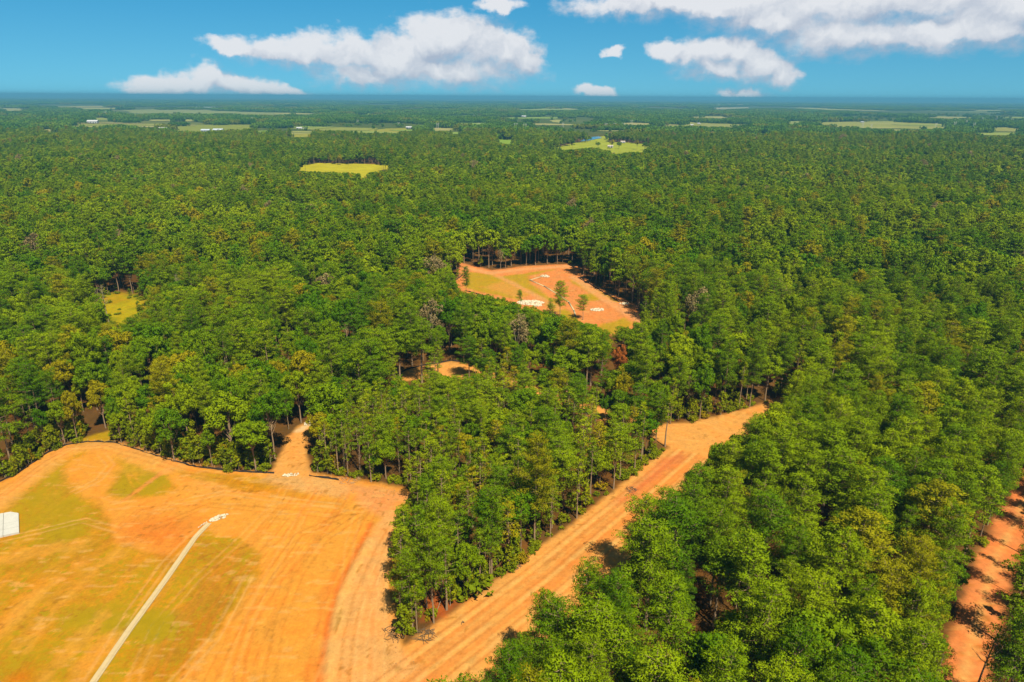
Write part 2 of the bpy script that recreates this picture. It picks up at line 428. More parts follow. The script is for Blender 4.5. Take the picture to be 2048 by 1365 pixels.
FIELDS = {   # name: (outline, albedo)
    'yellow_meadow': ([(-358.5, 1080.1), (-304.4, 1108.2), (-240.2, 1103.1), (-174, 1081.5), (-168.1, 998.6), (-187.4, 957.3), (-180.3, 864), (-195.2, 896.3), (-211.2, 949.8), (-299.8, 985.3)], (0.30, 0.26, 0.008)),
    'green_meadow': ([(24.9, 1344.2), (88.2, 1484.3), (143.1, 1636), (212.7, 1844.2), (261.4, 1969.6), (259.9, 1848.2), (229.8, 1698.8), (276.9, 1664.6), (315.3, 1596.4), (279.2, 1398.8), (222.9, 1332.2), (184.5, 1261.4), (184.7, 1379.6), (159, 1459.8), (89.1, 1413.1)], (0.24, 0.26, 0.015)),
    'small_meadow': ([(-53.1, 1715.5), (-32.5, 1779.3), (17.4, 1762.2), (18.6, 1644.7), (-17.7, 1571.7)], (0.17, 0.25, 0.02)),
    'bare_patch': ([(21.6, 1525.7), (34.5, 1683.4), (44.2, 1646.6), (49.2, 1512)], (0.45, 0.27, 0.09)),
    'long_field': ([(-1089.7, 2260.1), (-1159.8, 2534.8), (-1062.9, 2593.2), (-920.5, 2611.4), (-831, 2325.9), (-824.1, 2152.2), (-957.3, 2017)], (0.23, 0.25, 0.03)),
    'strip_field': ([(-634.7, 1938.7), (-566.3, 2026.9), (-510.1, 1850.7), (-570.2, 1777.1)], (0.30, 0.28, 0.03)),
    'back_field': ([(-730.2, 2337.3), (-622.2, 2428.1), (-444.8, 2369.6), (-424.6, 2194), (-589.2, 2176.8)], (0.26, 0.27, 0.04)),
    'pale_field': ([(-4144.5, 5706.7), (-3950, 5770.2), (-3439.5, 5211.4), (-2860.7, 4319.4), (-3331.7, 4670.7)], (0.30, 0.29, 0.10)),
    'hedged_field': ([(-1614.3, 2569.9), (-1538.8, 2731.4), (-1246.6, 2617.5), (-1171.6, 2404.2), (-1356.6, 2466), (-1501.2, 2448.3)], (0.26, 0.28, 0.04)),
    'orchard_field': ([(-2703.7, 5013.6), (-2631.5, 5443.2), (-2279.7, 5327), (-1792.3, 4720.9), (-1457.3, 4495.7), (-1091.3, 4060.5), (-1208.3, 3721.6), (-1702.8, 4175.1), (-2147.8, 4081.6)], (0.24, 0.26, 0.07)),
    'corner_field': ([(-1935.4, 3248.9), (-1854.8, 3341.4), (-1661.7, 3009.1), (-1775.5, 2991.8)], (0.25, 0.28, 0.05)),
    'farm_field': ([(-439.7, 2192.4), (-409.1, 2335.8), (-351.8, 2380.1), (-312.4, 2141.4), (-320.9, 2022.5), (-387, 2073.3)], (0.30, 0.28, 0.03)),
    'house_field': ([(-287.2, 2276.7), (-240.8, 2354.5), (-163, 2326.1), (-165.1, 2221.2), (-265, 2146.3)], (0.26, 0.28, 0.03)),
    'west_pasture': ([(718.3, 3230.3), (796.2, 3051.4), (922, 2845.7), (832.7, 2555.2), (736.6, 2544.2), (648.4, 2620.2)], (0.27, 0.27, 0.06)),
    'copse_pasture': ([(1019.9, 4240), (1228.9, 4167.7), (1130.2, 3848.6), (926.3, 3813.9)], (0.27, 0.27, 0.07)),
    'slope_pasture': ([(1122.9, 2979.5), (1400.7, 3630.7), (1518, 3733.6), (1260.3, 3115), (1016.6, 2663.9)], (0.25, 0.28, 0.06)),
    'east_pasture': ([(1292.5, 3119.4), (1542.2, 3282), (1778.6, 3384.5), (1797.7, 3127.5), (1894.5, 2969.4), (1788.5, 2755.5), (1611.5, 2520.4), (1442.2, 2501.8), (1341.3, 2613.6), (1189.4, 2684.4)], (0.28, 0.28, 0.05)),
    'edge_pasture': ([(1696.6, 2570), (1869.6, 2719), (1872.4, 2589.5), (1698.6, 2345.9), (1617.7, 2372.2)], (0.28, 0.27, 0.05)),
    'ridge_field': ([(2424.4, 4169.3), (2632.5, 4205.5), (2431.6, 3881.8), (2252.7, 3852.7)], (0.34, 0.30, 0.10)),
    'town_clearing': ([(2126.4, 7754.3), (2736.8, 8339.6), (2352.9, 7164.5), (1886.8, 6739.3)], (0.36, 0.33, 0.18)),
}
_fr = np.random.default_rng(31)
for _k in range(72):
    _d = 100.0 / np.tan(R(0.045 * (18 + 62 * _fr.random() ** 1.1)))      # depression below the horizon sets how far off it lies
    _d = float(np.clip(_d, 2050, 7600))
    _x = float(_fr.uniform(-0.74, 0.74) * _d)
    _w = float(_fr.uniform(12, 62) / 1365 * _d); _dep = float(_fr.uniform(0.7, 2.2) * _d * _d / 136500.0)
    _ph = _fr.random(4) * 6.28
    _pl = []
    for _a in np.linspace(0, 2 * np.pi, 15)[:-1]:
        _q = 1 + 0.28 * np.sin(2 * _a + _ph[0]) + 0.18 * np.sin(3 * _a + _ph[1]) + 0.1 * np.sin(5 * _a + _ph[2])
        _pl.append((_x + _w * _q * float(np.cos(_a)), _d + _dep * _q * float(np.sin(_a))))
    FIELDS['field_%d' % _k] = (_pl, ((0.26, 0.30, 0.05), (0.33, 0.32, 0.08), (0.22, 0.30, 0.04), (0.36, 0.32, 0.10))[_k % 4])
POND = [(163.5, 1693.6), (175.4, 1754.4), (194.1, 1865.6), (234.4, 1916.9), (233.7, 1846), (196.6, 1756.1)]
# x, y of the building's foot (m), its width, depth, height, turn, roof
BUILDINGS = [
    (-1960.1, 3244.8, 33.3, 20.0, 12.7, 0.03, 'metal_roof', 'pale farmhouse far left, left of the long white shed', 'building'),
    (-1536.7, 2628.7, 33.5, 20.1, 12.7, 0.15, 'white_wall', 'long white shed on the far left of the plain', 'building'),
    (-1038.3, 2129.8, 26.1, 15.6, 9.9, -0.14, 'white_wall', 'white barn at the left end of the long green field', 'building'),
    (-1182, 2147, 12.6, 7.5, 5.5, 0.12, 'white_wall', 'small white house behind trees near the sandy yard', 'building'),
    (-2362, 5520.5, 167.2, 60.0, 16.0, 0.15, 'metal_roof', 'very long pale blue warehouse on the far plain', 'warehouse'),
    (-674.5, 2270.1, 17.4, 10.4, 6.6, -0.14, 'white_wall', 'white house among trees right of the long field', 'building'),
    (-646.3, 2238, 10.2, 6.1, 5.5, -0.15, 'white_wall', 'small white outbuilding beside the white house among trees', 'building'),
    (-1762.6, 5072, 39.3, 23.6, 15.0, -0.15, 'white_wall', 'far white shed right of the warehouse', 'building'),
    (-1710.6, 5085.3, 31.5, 18.9, 12.0, 0.15, 'white_wall', 'second far white shed right of the warehouse', 'building'),
    (-336.6, 2343.8, 19.1, 11.5, 7.3, -0.13, 'white_wall', 'white barn with dark front in the middle of the plain', 'building'),
    (-271.5, 2278.4, 18.5, 11.1, 7.0, 0.15, 'white_wall', 'low white house right of the dark fronted barn', 'building'),
    (-426.4, 4192.5, 24.7, 14.8, 9.4, 0.05, 'metal_roof', 'leftmost of the far row of white sheds', 'building'),
    (-377.7, 4202.2, 24.7, 14.8, 9.4, -0.15, 'metal_roof', 'second of the far row of white sheds', 'building'),
    (-338.1, 4332.4, 31.8, 19.1, 12.1, 0.03, 'white_wall', 'third and widest of the far row of white sheds', 'building'),
    (-282.5, 4221.1, 18.6, 11.2, 7.1, 0.01, 'white_wall', 'rightmost of the far row of white sheds', 'building'),
    (62.3, 3758.1, 22.0, 13.2, 8.4, 0.10, 'white_wall', 'far white house above the pair of power poles', 'building'),
    (207.8, 1492.6, 11.1, 6.6, 5.5, -0.12, 'tan_roof', 'farmhouse with tan roof at the left of the meadow trees', 'building'),
    (257.4, 1644.8, 9.8, 5.9, 5.5, -0.11, 'tan_roof', 'house half hidden behind the meadow trees', 'building'),
    (3001.9, 10458.4, 39.9, 23.9, 15.1, 0.13, 'white_wall', 'tiny white building at the left of the far town clearing', 'building'),
    (3159.5, 10525.3, 56.4, 33.8, 16.0, 0.11, 'white_wall', 'tiny white building in the middle of the far town clearing', 'building'),
    (3136.1, 9919.2, 61.0, 36.6, 16.0, 0.03, 'white_wall', 'tiny white building at the right of the far town clearing', 'building'),
    (751, 2876.2, 10.9, 6.5, 5.5, -0.14, 'white_wall', 'small white house beside the western pasture', 'building'),
    (683.3, 2716.5, 10.3, 6.2, 5.5, -0.08, 'white_wall', 'white shed at the edge of the western pasture', 'building'),
    (1055.2, 3086.9, 12.0, 7.2, 5.5, 0.15, 'white_wall', 'small pale house between the two right pastures', 'building'),
    (1854.7, 3196.5, 27.1, 16.3, 10.3, -0.15, 'white_wall', 'white house at the top of the eastern pasture', 'building'),
    (1852, 3075.7, 18.4, 11.1, 7.0, -0.12, 'tan_roof', 'smaller house right of the white pasture house', 'building'),
    (1316.8, 2121.4, 18.3, 11.0, 7.0, 0.12, 'tan_roof', 'cream house in the woods below the eastern pasture', 'building'),
    (1541.9, 3153.6, 12.9, 7.7, 5.5, -0.12, 'white_wall', 'tiny white shed left in the eastern pasture', 'building'),
    (-846.1, 2057.2, 26.1, 15.7, 9.9, 0.03, 'metal_roof', 'low grey shed by the near edge of the long field', 'building'),
    (-880.7, 2053.7, 22.9, 13.8, 8.7, 0.05, 'metal_roof', 'low grey shed left of its twin by the long field', 'building'),
]
VIS = [[(b_[0] - b_[2], b_[1] - b_[3]), (b_[0] + b_[2], b_[1] - b_[3]), (b_[0] + b_[2], b_[1] + b_[3]), (b_[0] - b_[2], b_[1] + b_[3])] for b_ in BUILDINGS]
def ragged(poly, seed, amp=0.16):
    r = np.random.default_rng(seed); p = np.array(poly); out = []
    c = p.mean(0)
    for a, b_ in zip(p, np.roll(p, -1, axis=0)):
        for t in (0.0, 0.34, 0.67):
            q = a + (b_ - a) * t
            out.append(tuple(c + (q - c) * (1.0 + amp * r.normal() - amp * 0.6)))
    return out


VIS += [V_RUST, V_NEAR, V_FAR, V_TRACK, ragged(V_GLADE, 3, 0.12)] + V_BITS + [ragged(f[0], 40 + i) for i, f in enumerate(FIELDS.values())] + [POND]
RT_WIDE = [(x - 0.5, y + 0.5) for x, y in RTRACK[:8]] + [(x + 0.9, y - 0.9) for x, y in RTRACK[8:]]
SPUR = [(-67.5, 195.5), (-61.4, 202.7), (-57.6, 199.1), (-58.9, 188.2), (-58.3, 180.3), (-55.1, 173), (-55.9, 167.4), (-61.5, 180.3)]
CLEAR = [LOT, SPUR, ROAD, WTRACK, RT_WIDE, FARLOT, GLADE, NOOK]

# ------------------------------------------------------------------ ground: one sheet of cells, shared out to ground, lots and roads
def axis(lo, d0, d1, hi, fine_, mid_lo, mid_hi, mid_):
    a = list(np.arange(d0, d1, fine_))
    up = [d1]
    while up[-1] < mid_hi: up.append(up[-1] + mid_)
    s = mid_
    while up[-1] < hi: s *= 1.16; up.append(up[-1] + s)
    dn = [d0 - mid_]
    while dn[-1] > mid_lo: dn.append(dn[-1] - mid_)
    s = mid_
    while dn[-1] > lo: s *= 1.16; dn.append(dn[-1] - s)
    return np.array(dn[::-1] + a + up)

gxs = axis(-36000, -152, 72, 36000, 0.42, -230, 180, 1.6)
gys = axis(-400, 84, 200, 38000, 0.42, 60, 430, 1.6)
GX, GY = np.meshgrid(gxs, gys)
nx, ny = len(gxs), len(gys)
wob = (fbm(GX, GY, 7.0) - 0.5) * 3.0 + (fbm(GX, GY, 1.7, 3) - 0.5) * 1.4
near = (np.abs(GX) < 400) & (GY < 700) & (GY > 0)
NI = np.where(near)
nxp, nyp, nw = GX[NI], GY[NI], wob[NI]

def near_sdf(poly):
    out = np.full(GX.shape, -1e6); out[NI] = sdf(poly, nxp, nyp); return out

S_LOT, S_ROAD, S_BR, S_WT, S_RT, S_FAR, S_GL, S_NK = [near_sdf(p) for p in (LOT, ROAD, BRANCH, WTRACK, RTRACK, FARLOT, GLADE, NOOK)]
col = np.zeros(GX.shape + (3,)); col[:] = S(128, 92, 44, 0.34)
fl = fbm(GX, GY, 22.0)[..., None]
col = col * (0.6 + 0.8 * fl)
plain = sstep(1750, 2100, GY)
open_ = sstep(0.50, 0.58, fbm(GX, GY * 0.6, 700.0, 4) * 0.6 + fbm(GX + 900, GY, 300.0, 3) * 0.4)
gcol_ = np.array(S(96, 112, 36, 0.40)) * (1 - open_[..., None]) + np.array(S(128, 136, 60, 0.40)) * open_[..., None]
col = col * (1 - plain[..., None]) + gcol_ * plain[..., None]
grass = np.zeros(GX.shape); grass[:] = 0.12 * (1 - plain)
height = (fbm(GX, GY, 9.0) - 0.5) * 0.5
streak = GX * 0.8 + 0.0


def paint(w, c, g=None, add=None):
    global col, grass
    w3 = w[..., None]
    col = col * (1 - w3) + np.array(c) * w3
    if g is not None:
        grass = grass * (1 - w) + g * w


ORANGE, PALE, RED, SAND, OCHRE, GREEN, BROWN = S(255, 172, 62), S(255, 180, 88), S(240, 116, 36), S(255, 194, 106), S(216, 160, 16), S(172, 160, 4), S(216, 148, 34)
# cleared earth everywhere the diggers went
paint(sstep(-2.0, 1.0, S_LOT + wob * 0.6), ORANGE, 0.0)
for s_ in (S_ROAD, S_BR, S_WT):
    paint(sstep(-1.6, 0.8, s_ + wob * 0.6), PALE, 0.0)
paint(sstep(-1.6, 0.6, S_RT + wob * 0.5), S(252, 152, 82), 0.06)
paint(sstep(-3.0, 1.0, S_FAR + wob), S(250, 158, 84), 0.0)
paint(sstep(-4.0, 3.0, S_GL + wob), S(196, 178, 10), 0.45)
paint(sstep(0.45, 0.6, fbm(GX, GY, 9.0, 3)) * sstep(-4.0, 3.0, S_GL + wob) * 0.7, S(150, 158, 8), 0.5)
paint(sstep(-2.0, 1.0, S_NK + wob), S(200, 160, 20), 0.5)
flat = np.maximum.reduce([sstep(-2, 1, s_) for s_ in (S_LOT, S_ROAD, S_BR, S_WT, S_RT, S_FAR)])
height = height * (1 - flat) + flat * (fbm(GX, GY, 14.0) - 0.5) * 0.25


def region(poly, c, soft=3.0, amt=1.0, g=None, wobble=1.0):
    w = near_sdf(poly)
    paint(amt * sstep(-soft, soft, w + wob * wobble), c, g)


def stroke(line, width, c, amt=1.0, g=None, soft=0.8, dz=0.0, wobble=0.5):
    global height
    d = np.full(GX.shape, 1e6); d[NI] = ldist(line, nxp, nyp)
    w = 1 - sstep(width - soft, width + soft, d + wob * wobble)
    paint(amt * w, c, g)
    if dz:
        height = height + dz * (1 - sstep(0, width * 1.3, d))

# the pond bowl of the near lot: grassy sides, graded bottom
region([(-132.6, 145.2), (-132.6, 152.3), (-131.3, 162), (-131.9, 173.7), (-129.7, 179.6), (-123.5, 181.8), (-113.4, 179.7), (-99.8, 173.1), (-87.7, 168.5), (-77.2, 166.7), (-66, 164.7), (-62.7, 160.9), (-70, 158.3), (-81.4, 163.3), (-86, 164.5), (-96.2, 168.4), (-106, 173.9), (-110.5, 174.7), (-111.7, 171), (-106.2, 165.6), (-95.5, 167.1), (-91.1, 160.6), (-92, 156.9), (-101.3, 154.4), (-105.5, 154.4), (-104, 149.8), (-96.1, 141.3), (-93.4, 136.3), (-90, 135.4), (-80, 131.7), (-76.1, 141.5), (-65.2, 138.5), (-56.9, 131.9), (-55.6, 124.9), (-57, 116.9), (-57.8, 108.3), (-59.5, 103.1), (-60.7, 91.6), (-93, 91.4)], OCHRE, 0.9, 0.9, 0.62, 1.0)
fs = fbm(GX / 0.55, GY / 4.0, 5.0, 4) * (S_LOT > -1)
paint(sstep(0.52, 0.62, fs) * grass * 0.75, S(240, 164, 52), 0.15)
paint(sstep(0.56, 0.66, fbm(GX / 0.7 + 300, GY / 2.5, 9.0, 4)) * grass * 0.8, S(196, 128, 22), 0.45)
region([(-128.5, 157.8), (-128.7, 170.9), (-122, 166.8), (-111.7, 152), (-102.8, 143.3), (-99.4, 135.3), (-103, 129.8), (-113.5, 135.2), (-124.1, 147.4)], GREEN, 6.0, 0.5, 0.75, 2.0)
region([(-113.9, 173.8), (-109.3, 174.7), (-97.6, 168.4), (-94.8, 167.1), (-96.6, 158.1), (-101.6, 154.9), (-107.3, 158), (-108.6, 164.8)], GREEN, 2.5, 0.6, 0.7, 1.5)
region([(-75.7, 109.3), (-73.6, 112.1), (-68.5, 111), (-64.7, 108.3), (-65.1, 105), (-70.3, 105.6)], S(128, 150, 4), 2.5, 0.75, 0.85, 1.5)
region([(-91.5, 113), (-85.1, 114.5), (-74.4, 111.7), (-73.9, 106.9), (-81.5, 108.2), (-88.7, 110.2)], S(140, 150, 4), 3.0, 0.6, 0.8, 1.5)
region([(-97.6, 102.9), (-91.1, 101.6), (-83.9, 99.3), (-82.1, 93.6), (-94.6, 93.5), (-100.5, 101.6)], S(176, 140, 8), 4.0, 0.5, 0.6, 2.0)
region([(-110.6, 121.2), (-107.5, 131.5), (-99.4, 135.3), (-87.2, 128.1), (-84.3, 116.7), (-91.4, 108.1), (-98.5, 104.1)], BROWN, 4.0, 0.45, 0.45, 2.0)
region([(-74.8, 138.4), (-65.6, 136.6), (-56.9, 130.1), (-56.7, 116.2), (-58.6, 105.7), (-61.6, 99.4), (-65.6, 101.8), (-66.5, 116.9)], S(196, 138, 26), 3.0, 0.6, 0.5, 1.5)
for line in ([(-92.8, 104.1), (-93.8, 115.2), (-93, 126.3), (-90.3, 131.7)], [(-84.1, 95.2), (-84.1, 104.2), (-82.4, 112.3)], [(-102.2, 109.4), (-101.1, 116.6), (-98.6, 124.6)], [(-79.3, 99.3), (-77.8, 106.8)], [(-116.6, 129.7), (-112.1, 131.5), (-107, 134.3), (-102, 135.7)], [(-101.3, 108), (-99.9, 119.7), (-97.4, 128)]):
    stroke(line, 1.6, S(246, 176, 66), 0.55, 0.1, 1.4, 0.0, 1.6)
# bare orange ground
region([(-128.3, 173.7), (-125.2, 179.6), (-119.3, 179.7), (-112.5, 173.8), (-109.4, 166.9), (-107.9, 158), (-101.3, 154.4), (-95, 155), (-86, 158.2), (-82.4, 162.5), (-69.5, 157.1), (-60.8, 154.8), (-41.9, 152.6), (-37.9, 146), (-56.5, 141.6), (-63.9, 141.6), (-72.9, 145.7), (-75.3, 142.5), (-78.2, 131.8), (-84.8, 134.5), (-92.3, 136.4), (-96.9, 143.4), (-105.9, 152.1), (-116.6, 157.9), (-123.6, 165.5)], ORANGE, 2.0, 0.95, 0.0, 1.2)
region([(-97.6, 143.3), (-92.5, 149.9), (-82.6, 147.8), (-76.9, 143.5), (-78.9, 134.5), (-86.9, 136.4), (-93.4, 137.3)], RED, 6.0, 0.5, 0.0, 2.5)
region([(-89.1, 138.3), (-73.9, 136.5), (-71.8, 126.5), (-76.6, 124.8), (-83.6, 129.9)], RED, 5.0, 0.25, 0.1, 2.5)
region([(-101.6, 179.9), (-83.3, 158.2), (-71.3, 154.7), (-70, 158.3), (-83, 164)], S(255, 176, 84), 3.0, 0.4, 0.05, 1.5)
region([(-91.5, 95.5), (-89.5, 99.2), (-85.9, 95.2), (-86.9, 91.4)], S(240, 120, 20), 3.0, 0.6, 0.1, 1.0)
stroke([(-101.1, 154.4), (-99.6, 161.3), (-98.1, 168.1), (-96.7, 169.5)], 0.9, S(252, 160, 72), 0.95, 0.0)
stroke([(-110.3, 172.4), (-105, 164.3), (-99.9, 158.1)], 0.35, S(224, 172, 40), 0.7, 0.2, 0.3)
stroke([(-108.4, 172.5), (-103.1, 164.4), (-99.2, 160.5)], 0.35, S(224, 172, 40), 0.7, 0.2, 0.3)
stroke([(-132.3, 151.8), (-132.8, 160.2), (-132.9, 170.8), (-132.6, 179.5), (-128.1, 183.3), (-119.5, 182.7), (-107.5, 176.8), (-96, 171.2)], 3.2, PALE, 0.75, 0.0, 2.2, 0.45)
# spill of stony spoil below the west track, bench beside the plot
region([(-67.4, 166.8), (-56.4, 167.4), (-45.9, 164.4), (-40.8, 159.8), (-42.4, 154.9), (-50.9, 157.3), (-62.7, 160.9), (-69.3, 164.1)], S(244, 186, 110), 1.6, 0.8, 0.08, 1.4)
region([(-45.9, 164.4), (-25.7, 158), (-29, 153.2), (-31.6, 146), (-39.3, 152.6), (-43.2, 158.6)], S(250, 168, 98), 2.0, 0.8, 0.0, 1.0)
region([(-82.4, 165.9), (-66.3, 163.4), (-50.6, 156.1), (-41.9, 152.6), (-49.6, 152.1), (-64.2, 157.2), (-76.3, 160.7)], S(226, 152, 22), 1.6, 0.6, 0.2, 1.2)
# haul road that skirts the lot
HAUL = [(-31.7, 91.7), (-33.9, 103.3), (-34.7, 112.6), (-34.4, 123.4), (-32.9, 135.9), (-31.4, 148.2), (-30.4, 153.9)]
region([(-33.5, 91.7), (-35.8, 105.8), (-36, 121.8), (-34.6, 135.8), (-32.9, 146), (-28.9, 152.7), (-26.1, 157), (-27.2, 141.9), (-28, 128.6), (-24.2, 112.7), (-20.7, 103.3), (-13.7, 95.7), (-15, 91.8)], S(255, 184, 104), 1.2, 0.9, 0.0, 0.8)
stroke([(-33.5, 91.7), (-35.4, 103.2), (-36.8, 112.6), (-37.2, 120.2), (-36.5, 128.5), (-35.5, 135.8), (-34.7, 143.9)], 0.8, S(238, 118, 44), 0.75, 0.0, 0.8, -0.16, 0.5)
stroke([(-35.7, 91.7), (-37.6, 104.5), (-39.2, 117), (-38.4, 132.1)], 0.7, S(250, 146, 52), 0.55, 0.0, 0.8, 0.0, 1.0)
stroke([(-32.1, 91.7), (-34.2, 104.5), (-35.7, 118.6), (-34.7, 128.5), (-33.1, 137.8)], 1.1, SAND, 0.7, 0.0, 0.8, 0.22, 0.5)
stroke([(-33.9, 103.3), (-34.9, 112.6), (-34.9, 120.2), (-33.6, 128.5)], 0.18, S(176, 120, 30), 0.7, 0.3, 0.3, 0.0, 0.5)
stroke([(-25.8, 99.6), (-27.5, 109.9), (-29, 120.2), (-29.7, 128.5)], 0.5, S(250, 168, 90), 0.6, 0.0, 0.5)
def wheel_pair(line, c, amt=0.55, gauge=0.95, wd=0.26, dz=-0.04):
    p = np.array(line); t = np.gradient(p, axis=0); t /= np.linalg.norm(t, axis=1)[:, None]; n = np.stack([t[:, 1], -t[:, 0]], 1)
    for sg in (-1, 1):
        stroke([tuple(q) for q in p + n * gauge * sg], wd, c, amt, 0.0, 0.25, dz, 0.10)

_r = np.random.default_rng(5)
for k in range(9):          # loaded scrapers went round and round the bowl
    off = _r.uniform(1.5, 34); bend = _r.normal() * 2.5
    ln = [(x - off * (1 + 0.02 * i) + bend * math.sin(i * 0.9), y + 0.10 * off * (i - 3)) for i, (x, y) in enumerate(HAUL)]
    wheel_pair(ln, [S(232, 138, 50), S(255, 196, 108), S(240, 126, 40)][k % 3], 0.30)
for ln in ([(-76, 95.3), (-77.8, 112.4), (-78.2, 128.2), (-76.1, 141.5)], [(-54.4, 95.4), (-54.8, 111.1), (-53.4, 124.9), (-51.1, 139.6), (-42.1, 148.1)], [(-116.6, 157.9), (-113.5, 164.3), (-114.6, 172.4), (-121, 178.8)], [(-88.2, 141.4), (-78.1, 152.3), (-61.9, 150.2), (-45.9, 148.1), (-36.3, 150.4)], [(-89.8, 152.2), (-76.6, 158.3), (-60.8, 154.8), (-44.4, 152.1)], [(-43.5, 95.5), (-46.3, 109.8), (-46.8, 125), (-44.5, 137.7), (-38.3, 148.1)],
           [(-121.9, 137.1), (-113.8, 141.1), (-106.5, 145.4), (-95.5, 141.3)], [(-60.7, 95.4), (-57.7, 105.7), (-57.5, 115.4), (-57.8, 124.9)], [(-133.9, 154.1), (-133.7, 163.5), (-133.3, 173.6), (-130.6, 181.1), (-122.3, 182.4), (-108.9, 176.8), (-94, 169.8), (-78.3, 165.9)], [(-30, 95.6), (-31.7, 107.2), (-32.1, 118.6), (-30.9, 132.1), (-28.8, 143.9)], [(-27.2, 95.6), (-29.2, 108.5), (-30.1, 120.2), (-29.2, 132.1)], [(-23.6, 95.6), (-25.3, 105.9), (-26.6, 114.2), (-27.9, 123.5)]):
    wheel_pair(ln, [S(236, 140, 52), S(255, 200, 120), S(206, 128, 40)][len(ln) % 3], 0.38)
# weeds, clods and rain wash as small ragged spots
sp1 = fbm(GX + 31, GY + 57, 1.3, 3)
paint(sstep(0.70, 0.76, sp1) * flat * 0.55 * sstep(0.4, 0.6, fbm(GX, GY, 16.0, 2)), S(178, 118, 30))
paint(sstep(0.66, 0.74, fbm(GX * 0.6 + 11, GY * 2.2, 2.4, 3)) * flat * 0.45, SAND)
paint(sstep(0.74, 0.80, fbm(GX + 7, GY + 3, 1.1, 3)) * sstep(0.2, 0.5, grass) * 0.7, S(132, 118, 10), 0.9)
# diagonal road: wheel ruts, graded crown and redder wet soil at the junction
for k, (off, wdt, c) in enumerate(((3.0, 0.45, SAND), (4.4, 0.35, S(240, 150, 66)), (6.4, 1.0, S(250, 158, 70)), (7.6, 0.4, SAND), (9.4, 0.9, S(248, 150, 64)), (12.0, 0.8, SAND))):
    ln = [(x + off * 0.761, y - off * 0.649) for x, y in PLOT_W[-1:] + PLOT_R]
    ln = [(ln[0][0] - 26, ln[0][1] - 30)] + ln
    stroke(ln, wdt, c, 0.6, 0.0, 0.35, -0.05 if k in (1, 4) else 0.06, 0.5)
    if k in (0, 3, 5): wheel_pair(ln, S(214, 132, 58), 0.55)
region([(26.4, 153.2), (37.2, 166.2), (45, 176.8), (51.2, 181.4), (51.6, 178.4), (43.3, 168.4), (32.9, 156.8)], S(240, 122, 66), 2.0, 0.65, 0.0, 1.0)
region([(-18.1, 117.2), (-15.2, 120.3), (-10, 122), (-9.2, 118), (-13.4, 112.1), (-16.9, 111.4)], S(206, 104, 40), 1.5, 0.8, 0.05, 1.0)
# far lot: grass islands between haul roads
for pl in ([(-25.6, 402.7), (-10.4, 398.1), (-4.2, 385.2), (9.5, 353.5), (4.1, 343.8), (-17.5, 358), (-26.3, 368.2)], [(-11.6, 389.7), (10.7, 402.2), (26.2, 410.1), (10.5, 394.9), (11.4, 374.2), (22.4, 344.1), (26.1, 322.1), (20.1, 326.2), (17.2, 344), (4.3, 368.7)], [(36.9, 390.6), (45, 370.6), (56, 341), (51.9, 339.1), (41.3, 362.1), (33.4, 383.6)], [(42.4, 304.2), (54.3, 312.9), (57.7, 304.5), (48.5, 290), (37.3, 289.8)], [(26.7, 330.6), (32.4, 310.2), (27.3, 306.3), (23.4, 318)], [(36.4, 354), (44.7, 356.1), (48.7, 344.6), (40.6, 342.6)]):
    region(pl, S(200, 170, 22), 2.0, 0.85, 0.6, 0.9)
region([(-16.6, 368.3), (-4.2, 382.9), (9.5, 353.5), (6.7, 343.8)], S(246, 168, 80), 3.0, 0.6, 0.1, 1.5)
stroke([(-27.8, 414.2), (-11.9, 400.5), (4.7, 409.7), (39.5, 421)], 3.0, S(255, 184, 116), 0.8, 0.0, 2.0)
stroke([(-11.9, 400.5), (1.5, 376.3), (17.2, 344), (24, 328)], 2.0, S(250, 176, 104), 0.7, 0.0, 1.5)
stroke([(37, 391.8), (47.2, 354.2), (57.9, 320.2), (64.5, 303.1)], 3.0, S(255, 180, 112), 0.8, 0.0, 1.5)
stroke([(-63, 202.7), (-65.7, 197.6), (-67.1, 194.1)], 1.2, S(255, 226, 170), 0.7, 0.1, 1.0)
# sandy line along the middle of the east track
stroke([(x * 0.5 + x2 * 0.5, y * 0.5 + y2 * 0.5) for (x, y), (x2, y2) in zip(RTRACK[:8], RTRACK[:7:-1])], 0.5, SAND, 0.7, 0.0, 0.6)
# scattered clods, wash lines and weeds on the bare earth
cl = fbm(GX, GY, 0.9, 2) * flat
paint(sstep(0.80, 0.92, fbm(GX + 91, GY, 2.2, 3)) * flat * 0.4, S(196, 140, 40))
ddp = np.full(GX.shape, 1e6); ddp[NI] = ldist(HAUL, nxp, nyp)
dr = np.full(GX.shape, 1e6); dr[NI] = ldist(PLOT_W[-1:] + PLOT_R, nxp, nyp)
streak = np.where(S_ROAD > -2, dr, np.where(S_LOT > -2, np.minimum(ddp, 400), GX * 0.7))
near_w = sstep(60, 25, np.where(S_LOT > 0, ddp, 1e6))
height = np.where(near, height, 0.0)
height -= 0.0

V = np.stack([GX, GY, height], -1).reshape(-1, 3)
ci = (np.arange(ny - 1)[:, None] * nx + np.arange(nx - 1)[None, :])
cells = np.stack([ci, ci + 1, ci + nx + 1, ci + nx], -1).reshape(-1, 4)


def cc(a): return ((a[:-1, :-1] + a[1:, 1:]) * 0.5).ravel()


